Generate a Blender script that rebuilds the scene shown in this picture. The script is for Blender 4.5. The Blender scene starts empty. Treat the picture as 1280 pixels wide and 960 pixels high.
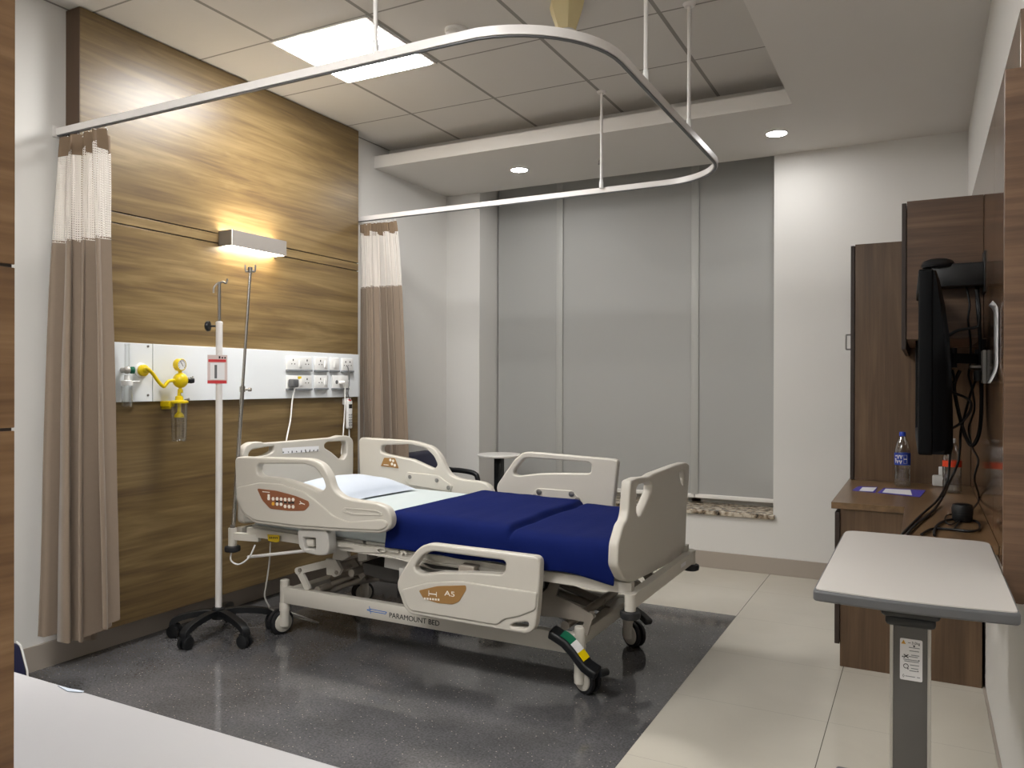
import bpy, bmesh, math, random
from mathutils import Vector, Matrix, noise
random.seed(7)
PI = math.pi
scn = bpy.context.scene
C = scn.collection

# ------------------------------------------------------------------ camera model (level, measured from the room's own lines)
F = 979.65
H = 1.2836
YAW, PITCH, ROLL = -0.482792, -0.0017316, 0.0027036
def _rot():
    cy, sy = math.cos(YAW), math.sin(YAW)
    r = Vector((cy, -sy, 0)); f = Vector((sy, cy, 0)); u = Vector((0, 0, 1))
    f2 = f*math.cos(PITCH) + u*math.sin(PITCH); u2 = u*math.cos(PITCH) - f*math.sin(PITCH)
    r3 = r*math.cos(ROLL) + u2*math.sin(ROLL); u3 = u2*math.cos(ROLL) - r*math.sin(ROLL)
    return r3, u3, f2
CR, CU, CF = _rot()
CP = Vector((0, 0, H))
def ray(px, py):
    return CR*((px-640)/F) + CU*(-(py-480)/F) + CF
def aty(px, py, y):
    d = ray(px, py); return CP + d*(y/d.y)
def atx(px, py, x):
    d = ray(px, py); return CP + d*(x/d.x)
def atz(px, py, z):
    d = ray(px, py); return CP + d*((z-H)/d.z)

cam = bpy.data.cameras.new('camera'); camo = bpy.data.objects.new('camera', cam); C.objects.link(camo)
cam.sensor_fit = 'HORIZONTAL'; cam.sensor_width = 36; cam.lens = F/1280*36; cam.clip_start = 0.05
camo.matrix_world = Matrix(((CR.x, CU.x, -CF.x, CP.x), (CR.y, CU.y, -CF.y, CP.y), (CR.z, CU.z, -CF.z, CP.z), (0, 0, 0, 1)))
scn.camera = camo

# ------------------------------------------------------------------ materials
def srgb(h):
    h = h.lstrip('#'); v = [int(h[i:i+2], 16)/255 for i in (0, 2, 4)]
    return tuple(((c/12.92) if c <= .04045 else ((c+.055)/1.055)**2.4) for c in v) + (1,)
def newmat(name):
    m = bpy.data.materials.new(name); m.use_nodes = True
    nt = m.node_tree; return m, nt, nt.nodes['Principled BSDF']
def mat(name, col, rough=.5, metal=0, spec=None, noise_amt=0, noise_scale=20, bump=0, trans=0, coat=0, emit=None, estr=0, alpha=None, sheen=0):
    m, nt, b = newmat(name)
    c = srgb(col) if isinstance(col, str) else col
    b.inputs['Base Color'].default_value = c
    b.inputs['Roughness'].default_value = rough; b.inputs['Metallic'].default_value = metal
    if spec is not None: b.inputs['Specular IOR Level'].default_value = spec
    if trans: b.inputs['Transmission Weight'].default_value = trans
    if coat: b.inputs['Coat Weight'].default_value = coat
    if sheen: b.inputs['Sheen Weight'].default_value = sheen
    if alpha is not None: b.inputs['Alpha'].default_value = alpha
    if emit: b.inputs['Emission Color'].default_value = srgb(emit) if isinstance(emit, str) else emit; b.inputs['Emission Strength'].default_value = estr
    if noise_amt or bump:
        tc = nt.nodes.new('ShaderNodeTexCoord'); n = nt.nodes.new('ShaderNodeTexNoise')
        n.inputs['Scale'].default_value = noise_scale; n.inputs['Detail'].default_value = 5
        nt.links.new(tc.outputs['Object'], n.inputs['Vector'])
        if noise_amt:
            mx = nt.nodes.new('ShaderNodeMix'); mx.data_type = 'RGBA'
            mx.inputs['A'].default_value = tuple(x*(1-noise_amt) for x in c[:3]) + (1,)
            mx.inputs['B'].default_value = tuple(min(1, x*(1+noise_amt)) for x in c[:3]) + (1,)
            nt.links.new(n.outputs['Fac'], mx.inputs['Factor']); nt.links.new(mx.outputs['Result'], b.inputs['Base Color'])
        if bump:
            bp = nt.nodes.new('ShaderNodeBump'); bp.inputs['Strength'].default_value = bump; bp.inputs['Distance'].default_value = .01
            nt.links.new(n.outputs['Fac'], bp.inputs['Height']); nt.links.new(bp.outputs['Normal'], b.inputs['Normal'])
    return m
def wood(name, dark, mid, light, grain='y', rough=.35, scale=1.0, spec=.5, contrast=1.0, fine=.32):
    m, nt, b = newmat(name); N = nt.nodes.new; L = nt.links.new
    b.inputs['Roughness'].default_value = rough; b.inputs['Specular IOR Level'].default_value = spec
    tc = N('ShaderNodeTexCoord'); geo = N('ShaderNodeNewGeometry'); mp = N('ShaderNodeMapping')
    s = {'x': (1.1, 9, 13), 'y': (9, 1.1, 13), 'z': (12, 12, .9)}[grain]
    mp.inputs['Scale'].default_value = tuple(v*scale for v in s)
    L(geo.outputs['Position'], mp.inputs['Vector'])
    n1 = N('ShaderNodeTexNoise'); n1.inputs['Scale'].default_value = 1.0; n1.inputs['Detail'].default_value = 9; n1.inputs['Roughness'].default_value = .6; n1.inputs['Distortion'].default_value = .9
    L(mp.outputs['Vector'], n1.inputs['Vector'])
    mp2 = N('ShaderNodeMapping'); mp2.inputs['Scale'].default_value = tuple(v*scale*(7 if v > 5 else 2.5) for v in s); L(geo.outputs['Position'], mp2.inputs['Vector'])
    n2 = N('ShaderNodeTexNoise'); n2.inputs['Scale'].default_value = 1.0; n2.inputs['Detail'].default_value = 4
    L(mp2.outputs['Vector'], n2.inputs['Vector'])
    mx0 = N('ShaderNodeMix'); mx0.inputs['Factor'].default_value = fine
    L(n1.outputs['Fac'], mx0.inputs['A']); L(n2.outputs['Fac'], mx0.inputs['B'])
    r = N('ShaderNodeValToRGB'); e = r.color_ramp.elements
    h = .17/contrast
    e[0].position = .5-h; e[0].color = srgb(dark); e[1].position = .5+h; e[1].color = srgb(light)
    k = e.new(.5); k.color = srgb(mid)
    L(mx0.outputs['Result'], r.inputs['Fac']); L(r.outputs['Color'], b.inputs['Base Color'])
    return m

M = {}
M['wall'] = mat('white_wall_paint', '#dcdad6', .6, noise_amt=.015, noise_scale=3)
M['ceil'] = mat('ceiling_paint', '#dedad5', .7, noise_amt=.015, noise_scale=2)
M['head_wood'] = wood('headwall_oak_laminate', '#5a4833', '#74603f', '#8e7954', 'y', .34, .85, .42, 1.05, .28)
M['ward_wood'] = wood('wardrobe_oak_laminate', '#6e4f33', '#8f6c48', '#a88560', 'y', .4, 1.0)
M['cab_woodz'] = wood('walnut_laminate_upright_grain', '#4d3b2b', '#614b37', '#745c44', 'z', .35, 1.0)
M['cab_woodx'] = wood('walnut_laminate_level_grain', '#4c382a', '#644b38', '#7b6049', 'x', .35, 1.0)
M['desk_wood'] = wood('desk_walnut_laminate', '#5d4831', '#745b40', '#86694b', 'y', .3, 1.0)
M['gloss_wood'] = wood('polished_walnut_wall_panel', '#4f3b2b', '#694f3a', '#806449', 'y', .12, .5, .8, 1.0, .08)
M['edge'] = mat('dark_edge_band', '#33261f', .5)
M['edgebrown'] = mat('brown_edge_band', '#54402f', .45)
M['plastic'] = mat('bed_warm_grey_plastic', '#c0bbb1', .38, noise_amt=.01)
M['plastic2'] = mat('bed_grey_plastic', '#b4b1ab', .4)
M['frame'] = mat('bed_cream_painted_steel', '#c3beb4', .38)
M['frame_dark'] = mat('bed_grey_mechanism_steel', '#8b8379', .42, .2)
M['dark_mech'] = mat('dark_actuator_plastic', '#35322f', .5)
M['black'] = mat('black_plastic', '#111316', .42)
M['rubber'] = mat('black_rubber', '#17171a', .6)
M['tvblack'] = mat('television_black_plastic', '#030508', .45, spec=.15)
M['screen'] = mat('television_screen_glass', '#05060a', .08)
M['chrome'] = mat('chrome_steel', '#b9b6b2', .22, 1.0)
M['steel'] = mat('brushed_steel', '#8f8c88', .35, .9)
M['whitepl'] = mat('white_plastic', '#e6e6e4', .35)
M['whitemetal'] = mat('white_powder_coat', '#dfdbd8', .35)
M['greypl'] = mat('grey_plastic', '#5c5d5f', .45)
M['greycol'] = mat('grey_anodised_column', '#5d5b59', .42, .35)
M['alum'] = mat('light_aluminium', '#b9b6b0', .38, .6)
M['trunk'] = mat('white_service_panel_sheet', '#e3e7ea', .3)
M['seam'] = mat('seam_grey', '#7d8083', .6)  # plain grey for seams, socket lips, keypad and label print
M['yellow'] = mat('suction_yellow_enamel', '#e0c400', .35)
M['green'] = mat('green_plastic', '#11664a', .4)
def film(name, rough, base, col=(1, 1, 1, 1)):
    m, nt, b = newmat(name); N = nt.nodes.new; L = nt.links.new; nt.nodes.remove(b); out = nt.nodes['Material Output']
    tr = N('ShaderNodeBsdfTransparent'); tr.inputs['Color'].default_value = col; gl = N('ShaderNodeBsdfGlossy'); gl.inputs['Roughness'].default_value = rough
    lw = N('ShaderNodeLayerWeight'); lw.inputs['Blend'].default_value = .35
    mr = N('ShaderNodeMapRange'); mr.inputs['To Min'].default_value = base; mr.inputs['To Max'].default_value = .75; L(lw.outputs['Facing'], mr.inputs['Value'])
    mx = N('ShaderNodeMixShader'); L(mr.outputs['Result'], mx.inputs['Fac']); L(tr.outputs[0], mx.inputs[1]); L(gl.outputs[0], mx.inputs[2]); L(mx.outputs[0], out.inputs['Surface'])
    return m
M['clear'] = film('clear_plastic', .12, .05, (.97, .98, .98, 1)); M['water'] = film('bottled_water', .05, .03, (.97, .985, .99, 1))
M['bluecap'] = mat('blue_cap_plastic', '#1c3fb0', .4)
M['bluelabel'] = mat('blue_bottle_label', '#1b3c9c', .4)
M['orange'] = mat('orange_bottle_label', '#d9431f', .45)
M['paper'] = mat('white_paper', '#e2e1e2', .8)
M['purple'] = mat('purple_print', '#4a3fa0', .7)
M['bluepr'] = mat('blue_print', '#2b55c8', .7)
M['red'] = mat('red_print', '#c22f33', .6)
M['pink'] = mat('pale_pink_print', '#cdbcb8', .6)
M['ink'] = mat('black_ink', '#1a1a1c', .7)
M['badge'] = mat('copper_brown_badge', '#855338', .4)
M['badge2'] = mat('bronze_badge', '#96703f', .4)
M['badgewhite'] = mat('badge_white_print', '#e8e2d8', .5)
M['amber'] = mat('amber_button', '#d9a13a', .5)
M['yellowtag'] = mat('yellow_label', '#b79a14', .6)
M['sheet'] = mat('white_cotton_sheet', '#b7c0c1', .85, bump=.12, noise_scale=9)
M['pillow'] = mat('pillow_white_cotton', '#bac2ce', .85, bump=.15, noise_scale=7)
M['blanket'] = mat('navy_fleece_blanket', '#09174f', .85, noise_amt=.06, noise_scale=40, bump=.1, spec=.1)
M['navy'] = mat('navy_vinyl', '#1b1d3c', .5)
M['skirt'] = mat('grey_beige_skirting_tile', '#a69c91', .35, noise_amt=.02, noise_scale=3)
M['drape'] = mat('taupe_curtain_cloth', '#807060', .8, noise_amt=.05, noise_scale=60, sheen=.2)
M['drape2'] = mat('taupe_curtain_header', '#78644f', .8, noise_amt=.05, noise_scale=60)
M['blue'] = mat('blue_logo', '#2d6fc0', .5)
M['tilewhite'] = mat('white_table_laminate', '#c9c5c0', .38)
M['tablewhite'] = mat('white_counter_top', '#aaa9ab', .45)
M['cream'] = mat('cream_plastic', '#d9c99a', .5)
M['lampgrey'] = mat('wall_lamp_grey_metal', '#8d8781', .45, .3)
M['glow'] = mat('ceiling_panel_glow', '#ffffff', .5, emit=(1, .985, .965, 1), estr=22)
M['glow2'] = mat('added_panel_glow', '#ffffff', .5, emit=(1, .985, .96, 1), estr=17)  # glow of the unseen panels added near the entrance
M['glowd'] = mat('downlight_glow', '#ffffff', .5, emit=(1, .985, .97, 1), estr=70)
M['glowl'] = mat('wall_lamp_glow', '#ffffff', .5, emit=(1, .88, .68, 1), estr=15)
M['white'] = mat('white_gloss_trim', '#e5e2dd', .35)
M['frame_win'] = mat('white_window_frame', '#e4e1d8', .45)
M['strip'] = mat('pale_grey_blind_strip', '#b1b1ad', .5)
M['glass'] = mat('window_glass', '#20262c', .05, spec=.6)

def net_mat():
    m, nt, b = newmat('white_curtain_net'); N = nt.nodes.new; L = nt.links.new
    b.inputs['Base Color'].default_value = srgb('#dfd8d0'); b.inputs['Roughness'].default_value = .9
    uv = N('ShaderNodeUVMap'); mp = N('ShaderNodeMapping'); mp.inputs['Scale'].default_value = (1, 1, 1); L(uv.outputs['UV'], mp.inputs['Vector'])
    sx = N('ShaderNodeSeparateXYZ'); L(mp.outputs['Vector'], sx.inputs['Vector'])
    outs = []
    for ax, sc in (('X', 110), ('Y', 95)):
        a = N('ShaderNodeMath'); a.operation = 'MULTIPLY'; a.inputs[1].default_value = sc; L(sx.outputs[ax], a.inputs[0])
        f = N('ShaderNodeMath'); f.operation = 'FRACT'; L(a.outputs[0], f.inputs[0])
        g = N('ShaderNodeMath'); g.operation = 'GREATER_THAN'; g.inputs[1].default_value = .36; L(f.outputs[0], g.inputs[0]); outs.append(g)
    mul = N('ShaderNodeMath'); mul.operation = 'MULTIPLY'; L(outs[0].outputs[0], mul.inputs[0]); L(outs[1].outputs[0], mul.inputs[1])
    inv = N('ShaderNodeMath'); inv.operation = 'SUBTRACT'; inv.inputs[0].default_value = 1; L(mul.outputs[0], inv.inputs[1])
    mx = N('ShaderNodeMath'); mx.operation = 'MAXIMUM'; mx.inputs[1].default_value = 0.0; L(inv.outputs[0], mx.inputs[0])
    L(mx.outputs[0], b.inputs['Alpha'])
    return m
M['net'] = net_mat()

def floor_tile_mat():
    m, nt, b = newmat('cream_vitrified_floor_tile'); N = nt.nodes.new; L = nt.links.new
    b.inputs['Roughness'].default_value = .2
    geo = N('ShaderNodeNewGeometry'); sx = N('ShaderNodeSeparateXYZ'); L(geo.outputs['Position'], sx.inputs['Vector'])
    ls = []
    for ax, off, per, w in (('X', .316, .592, .003), ('Y', -3.185+.6*20, .6, .0016)):
        a = N('ShaderNodeMath'); a.operation = 'ADD'; a.inputs[1].default_value = off + (per*40 if ax == 'X' else 0); L(sx.outputs[ax], a.inputs[0])
        d = N('ShaderNodeMath'); d.operation = 'DIVIDE'; d.inputs[1].default_value = per; L(a.outputs[0], d.inputs[0])
        f = N('ShaderNodeMath'); f.operation = 'FRACT'; L(d.outputs[0], f.inputs[0])
        g = N('ShaderNodeMath'); g.operation = 'LESS_THAN'; g.inputs[1].default_value = w/per; L(f.outputs[0], g.inputs[0]); ls.append(g)
    s2 = N('ShaderNodeMath'); s2.operation = 'MULTIPLY'; s2.inputs[1].default_value = .45; L(ls[1].outputs[0], s2.inputs[0])
    mxm = N('ShaderNodeMath'); mxm.operation = 'MAXIMUM'; L(ls[0].outputs[0], mxm.inputs[0]); L(s2.outputs[0], mxm.inputs[1])
    n = N('ShaderNodeTexNoise'); n.inputs['Scale'].default_value = 2.2; n.inputs['Detail'].default_value = 7; n.inputs['Distortion'].default_value = 1.2
    L(geo.outputs['Position'], n.inputs['Vector'])
    c = N('ShaderNodeMix'); c.data_type = 'RGBA'; c.inputs['A'].default_value = srgb('#c3bdb0'); c.inputs['B'].default_value = srgb('#cfcabd'); L(n.outputs['Fac'], c.inputs['Factor'])
    c2 = N('ShaderNodeMix'); c2.data_type = 'RGBA'; c2.inputs['B'].default_value = srgb('#5b564e'); L(mxm.outputs[0], c2.inputs['Factor']); L(c.outputs['Result'], c2.inputs['A'])
    L(c2.outputs['Result'], b.inputs['Base Color'])
    return m
def vinyl_mat():
    m, nt, b = newmat('speckled_dark_vinyl'); N = nt.nodes.new; L = nt.links.new
    b.inputs['Roughness'].default_value = .075
    geo = N('ShaderNodeNewGeometry')
    v = N('ShaderNodeTexVoronoi'); v.inputs['Scale'].default_value = 72; L(geo.outputs['Position'], v.inputs['Vector'])
    sp = N('ShaderNodeSeparateColor'); L(v.outputs['Color'], sp.inputs['Color'])
    g = N('ShaderNodeMath'); g.operation = 'GREATER_THAN'; g.inputs[1].default_value = .74; L(sp.outputs['Red'], g.inputs[0])
    l = N('ShaderNodeMath'); l.operation = 'LESS_THAN'; l.inputs[1].default_value = .15; L(v.outputs['Distance'], l.inputs[0])
    mu = N('ShaderNodeMath'); mu.operation = 'MULTIPLY'; L(g.outputs[0], mu.inputs[0]); L(l.outputs[0], mu.inputs[1])
    n = N('ShaderNodeTexNoise'); n.inputs['Scale'].default_value = 3; n.inputs['Detail'].default_value = 6; L(geo.outputs['Position'], n.inputs['Vector'])
    n2 = N('ShaderNodeTexNoise'); n2.inputs['Scale'].default_value = 120; n2.inputs['Detail'].default_value = 2; L(geo.outputs['Position'], n2.inputs['Vector'])
    ad = N('ShaderNodeMath'); ad.operation = 'MULTIPLY'; L(n.outputs['Fac'], ad.inputs[0]); L(n2.outputs['Fac'], ad.inputs[1])
    r = N('ShaderNodeMapRange'); r.inputs['From Min'].default_value = .12; r.inputs['From Max'].default_value = .4; L(ad.outputs[0], r.inputs['Value'])
    c = N('ShaderNodeMix'); c.data_type = 'RGBA'; c.inputs['A'].default_value = srgb('#474748'); c.inputs['B'].default_value = srgb('#646365'); L(r.outputs['Result'], c.inputs['Factor'])
    c2 = N('ShaderNodeMix'); c2.data_type = 'RGBA'; c2.inputs['B'].default_value = srgb('#b4aca0'); L(mu.outputs[0], c2.inputs['Factor']); L(c.outputs['Result'], c2.inputs['A'])
    L(c2.outputs['Result'], b.inputs['Base Color'])
    return m
def ceiling_tile_mat():
    m, nt, b = newmat('ceiling_tiles_in_grid'); N = nt.nodes.new; L = nt.links.new
    b.inputs['Roughness'].default_value = .75
    geo = N('ShaderNodeNewGeometry'); sx = N('ShaderNodeSeparateXYZ'); L(geo.outputs['Position'], sx.inputs['Vector'])
    ls = []
    for ax, off in (('X', 1.683+.006+60), ('Y', -3.508+.006+60)):
        a = N('ShaderNodeMath'); a.operation = 'ADD'; a.inputs[1].default_value = off; L(sx.outputs[ax], a.inputs[0])
        d = N('ShaderNodeMath'); d.operation = 'DIVIDE'; d.inputs[1].default_value = .6; L(a.outputs[0], d.inputs[0])
        f = N('ShaderNodeMath'); f.operation = 'FRACT'; L(d.outputs[0], f.inputs[0])
        g = N('ShaderNodeMath'); g.operation = 'LESS_THAN'; g.inputs[1].default_value = (.020 if ax == 'X' else .011)/.6; L(f.outputs[0], g.inputs[0]); ls.append(g)
    mxm = N('ShaderNodeMath'); mxm.operation = 'MAXIMUM'; L(ls[0].outputs[0], mxm.inputs[0]); L(ls[1].outputs[0], mxm.inputs[1])
    c2 = N('ShaderNodeMix'); c2.data_type = 'RGBA'; c2.inputs['A'].default_value = srgb('#cfcbc6'); c2.inputs['B'].default_value = srgb('#8d8984'); L(mxm.outputs[0], c2.inputs['Factor'])
    L(c2.outputs['Result'], b.inputs['Base Color'])
    return m
def granite_mat():
    m, nt, b = newmat('speckled_granite'); N = nt.nodes.new; L = nt.links.new
    b.inputs['Roughness'].default_value = .25
    geo = N('ShaderNodeNewGeometry')
    n = N('ShaderNodeTexNoise'); n.inputs['Scale'].default_value = 26; n.inputs['Detail'].default_value = 6; L(geo.outputs['Position'], n.inputs['Vector'])
    r = N('ShaderNodeValToRGB'); e = r.color_ramp.elements; e[0].position = .36; e[0].color = srgb('#2c2721'); e[1].position = .62; e[1].color = srgb('#c9bfae')
    k = e.new(.46); k.color = srgb('#8a7a66')
    L(n.outputs['Fac'], r.inputs['Fac']); L(r.outputs['Color'], b.inputs['Base Color'])
    return m
def blind_mat():
    m, nt, b = newmat('grey_roller_blind_fabric'); N = nt.nodes.new; L = nt.links.new
    b.inputs['Roughness'].default_value = .55
    b.inputs['Base Color'].default_value = srgb('#a6a6a3')
    return m
M['floor'] = floor_tile_mat(); M['vinyl'] = vinyl_mat(); M['tiles'] = ceiling_tile_mat(); M['granite'] = granite_mat(); M['blind'] = blind_mat()

# ------------------------------------------------------------------ object helpers
WL = {}
def tag(o, label=None, cat=None, group=None, kind=None):
    if label: o['label'] = label
    if cat: o['category'] = cat
    if group: o['group'] = group
    if kind: o['kind'] = kind
    return o
def thing(name, loc, label, cat, group=None):
    o = bpy.data.objects.new(name, None); C.objects.link(o); o.location = loc; o.empty_display_size = .05
    WL[o.name] = Vector(loc); return tag(o, label, cat, group)
def link_mesh(name, me, m, parent=None, label=None, origin=None, smooth=40):
    """mesh given in room coordinates"""
    o = bpy.data.objects.new(name, me); C.objects.link(o)
    if parent is not None:
        w = WL[parent.name]; o.parent = parent
    else:
        if origin is None:
            xs = [v.co.x for v in me.vertices]; ys = [v.co.y for v in me.vertices]; zs = [v.co.z for v in me.vertices]
            origin = ((min(xs)+max(xs))/2, (min(ys)+max(ys))/2, min(zs))
        w = Vector(origin); o.location = w
    me.transform(Matrix.Translation(-w)); WL[o.name] = w
    if not isinstance(m, (list, tuple)): m = [m]
    me.materials.clear()
    for k in m: me.materials.append(M[k] if isinstance(k, str) else k)
    if smooth:
        me.polygons.foreach_set('use_smooth', [True]*len(me.polygons))
        try: me.set_sharp_from_angle(angle=math.radians(smooth))
        except Exception: pass
    if label: o['label'] = label
    return o

class B:
    """collects shapes (room coordinates) and links them as ONE mesh object"""
    def __init__(s): s.bm = bmesh.new()
    def _mark(s, geom_verts, mi):
        if mi:
            vs = set(geom_verts)
            for f in s.bm.faces:
                if all(v in vs for v in f.verts): f.material_index = mi
    def box(s, x0, x1, y0, y1, z0, z1, bev=0, seg=2, mi=0, rot=None):
        r = bmesh.ops.create_cube(s.bm, size=1)
        vs = r['verts']
        c = Vector(((x0+x1)/2, (y0+y1)/2, (z0+z1)/2))
        mtx = Matrix.Translation(c) @ (rot.to_4x4() if rot else Matrix()) @ Matrix.Diagonal((abs(x1-x0), abs(y1-y0), abs(z1-z0), 1))
        bmesh.ops.transform(s.bm, matrix=mtx, verts=vs)
        if bev:
            es = list({e for v in vs for e in v.link_edges})
            q = bmesh.ops.bevel(s.bm, geom=es, offset=bev, segments=seg, profile=.5, affect='EDGES', clamp_overlap=True)
            vs = q['verts']
        s._mark(vs, mi); return s
    def cyl(s, a, b, r0, r1=None, n=20, cap=True, mi=0):
        a = Vector(a); b = Vector(b); r1 = r0 if r1 is None else r1; d = b-a
        q = bmesh.ops.create_cone(s.bm, cap_ends=cap, cap_tris=False, segments=n, radius1=r0, radius2=r1, depth=d.length)
        mtx = Matrix.Translation((a+b)/2) @ d.to_track_quat('Z', 'Y').to_matrix().to_4x4()
        bmesh.ops.transform(s.bm, matrix=mtx, verts=q['verts']); s._mark(q['verts'], mi); return s
    def ball(s, c, r, sc=(1, 1, 1), n=16, mi=0):
        q = bmesh.ops.create_uvsphere(s.bm, u_segments=n, v_segments=max(6, n//2), radius=r)
        bmesh.ops.transform(s.bm, matrix=Matrix.Translation(c) @ Matrix.Diagonal((*sc, 1)), verts=q['verts']); s._mark(q['verts'], mi); return s
    def lathe(s, c, prof, n=28, axis=(0, 0, 1), mi=0, cap=True):
        """prof: [(radius, height along axis)]"""
        q = Vector(axis).to_track_quat('Z', 'Y'); rings = []; allv = []
        for r, h in prof:
            ring = [s.bm.verts.new(Vector(c) + q @ Vector((r*math.cos(2*PI*i/n), r*math.sin(2*PI*i/n), h))) for i in range(n)]
            rings.append(ring); allv += ring
        for a, b in zip(rings, rings[1:]):
            for i in range(n): s.bm.faces.new((a[i], a[(i+1) % n], b[(i+1) % n], b[i])).material_index = mi
        if cap:
            s.bm.faces.new(rings[0][::-1]).material_index = mi; s.bm.faces.new(rings[-1]).material_index = mi
        return s
    def tube(s, pts, r, n=10, smooth=True, mi=0, sub=6, closed=False):
        pts = [Vector(p) for p in pts]
        if smooth and len(pts) > 2: pts = catmull(pts, sub, closed)
        rad = r if isinstance(r, (list, tuple)) else [r]*len(pts)
        if len(rad) != len(pts): rad = [rad[0]+(rad[-1]-rad[0])*i/(len(pts)-1) for i in range(len(pts))]
        rings = []; up = None
        for i, p in enumerate(pts):
            if closed: t = (pts[(i+1) % len(pts)]-pts[i-1]).normalized()
            else: t = (pts[min(i+1, len(pts)-1)]-pts[max(i-1, 0)]).normalized()
            if up is None: up = t.orthogonal().normalized()
            else: up = (up - t*up.dot(t)); up = up.normalized() if up.length > 1e-5 else t.orthogonal().normalized()
            w = t.cross(up)
            rings.append([s.bm.verts.new(p + (up*math.cos(2*PI*k/n) + w*math.sin(2*PI*k/n))*rad[i]) for k in range(n)])
        pairs = list(zip(rings, rings[1:])) + ([(rings[-1], rings[0])] if closed else [])
        for a, b in pairs:
            for k in range(n): s.bm.faces.new((a[k], a[(k+1) % n], b[(k+1) % n], b[k])).material_index = mi
        if not closed:
            s.bm.faces.new(rings[0][::-1]).material_index = mi; s.bm.faces.new(rings[-1]).material_index = mi
        return s
    def bar(s, pts, w, t, side, mi=0, closed=False):
        """rectangular section swept along pts; side = direction of width w"""
        pts = [Vector(p) for p in pts]; rings = []
        for i, p in enumerate(pts):
            if closed: d = (pts[(i+1) % len(pts)]-pts[i-1]).normalized()
            else: d = (pts[min(i+1, len(pts)-1)]-pts[max(i-1, 0)]).normalized()
            sd = Vector(side); sd = (sd-d*sd.dot(d)).normalized(); n = d.cross(sd)
            rings.append([s.bm.verts.new(p+sd*a*w/2+n*b*t/2) for a, b in ((1, 1), (-1, 1), (-1, -1), (1, -1))])
        for a, b in zip(rings, rings[1:]):
            for k in range(4): s.bm.faces.new((a[k], a[(k+1) % 4], b[(k+1) % 4], b[k])).material_index = mi
        s.bm.faces.new(rings[0][::-1]).material_index = mi; s.bm.faces.new(rings[-1]).material_index = mi
        return s
    def prism(s, pts, off, mi=0):
        """planar polygon (3-D points) extruded by vector off"""
        a = [s.bm.verts.new(Vector(p)) for p in pts]; b = [s.bm.verts.new(Vector(p)+Vector(off)) for p in pts]
        n = len(a); s.bm.faces.new(a).material_index = mi; s.bm.faces.new(b[::-1]).material_index = mi
        for i in range(n): s.bm.faces.new((a[i], b[i], b[(i+1) % n], a[(i+1) % n])).material_index = mi
        return s
    def add(s, me):
        s.bm.from_mesh(me); return s
    def build(s, name, m, parent=None, label=None, origin=None, smooth=40):
        bmesh.ops.recalc_face_normals(s.bm, faces=s.bm.faces)
        me = bpy.data.meshes.new(name); s.bm.to_mesh(me); s.bm.free()
        return link_mesh(name, me, m, parent, label, origin, smooth)

def catmull(pts, sub=6, closed=False):
    out = []; n = len(pts)
    rng = range(n) if closed else range(n-1)
    for i in rng:
        if closed: p0, p1, p2, p3 = pts[i-1], pts[i], pts[(i+1) % n], pts[(i+2) % n]
        else: p0, p1, p2, p3 = pts[max(i-1, 0)], pts[i], pts[i+1], pts[min(i+2, n-1)]
        for k in range(sub):
            t = k/sub
            out.append(.5*((2*p1)+(p2-p0)*t+(2*p0-5*p1+4*p2-p3)*t*t+(3*p1-p0-3*p2+p3)*t**3))
    if not closed: out.append(pts[-1])
    return out
def fillet(pts, r, n=5):
    """round the corners of a closed 2-D outline"""
    out = []; N = len(pts); P = [Vector(p) for p in pts]
    for i in range(N):
        p0, p, p1 = P[i-1], P[i], P[(i+1) % N]
        a = p0-p; b = p1-p; la, lb = a.length, b.length
        if la < 1e-6 or lb < 1e-6: continue
        d = min(r, la*.45, lb*.45); A = p+a*(d/la); Bp = p+b*(d/lb)
        for k in range(n+1):
            t = k/n; out.append(A*(1-t)**2+p*2*t*(1-t)+Bp*t*t)
    return out
def slab(outer, holes, plane, c0, c1, bev=.008, r=.02, rh=.015):
    """flat panel with holes and rounded edges. outline given as room points, plane 'x' or 'y'; spans c0..c1 on that axis"""
    ax = (lambda p: (p[0], p[2])) if plane == 'y' else (lambda p: (p[1], p[2]))
    cu = bpy.data.curves.new('tmp', 'CURVE'); cu.dimensions = '2D'; cu.fill_mode = 'BOTH'
    th = abs(c1-c0); bev = min(bev, th*.45)
    cu.extrude = th/2-bev; cu.bevel_depth = bev; cu.bevel_resolution = 3; cu.offset = -bev
    for k, o in enumerate([outer]+list(holes)):
        q = fillet([ax(p) for p in o], r if k == 0 else rh)
        area = sum(q[i-1][0]*q[i][1]-q[i][0]*q[i-1][1] for i in range(len(q)))
        if (area < 0) != (k > 0): q = q[::-1]
        sp = cu.splines.new('POLY'); sp.points.add(len(q)-1); sp.use_cyclic_u = True
        for pt, v in zip(sp.points, q): pt.co = (v[0], v[1], 0, 1)
    ob = bpy.data.objects.new('tmp', cu); C.objects.link(ob)
    dg = bpy.context.evaluated_depsgraph_get(); dg.update()
    me = bpy.data.meshes.new_from_object(ob.evaluated_get(dg)); bpy.data.objects.remove(ob); bpy.data.curves.remove(cu)
    mid = (c0+c1)/2
    if plane == 'y': mt = Matrix(((1, 0, 0, 0), (0, 0, -1, mid), (0, 1, 0, 0), (0, 0, 0, 1)))
    else: mt = Matrix(((0, 0, 1, mid), (1, 0, 0, 0), (0, 1, 0, 0), (0, 0, 0, 1)))
    me.transform(mt); return me
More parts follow.
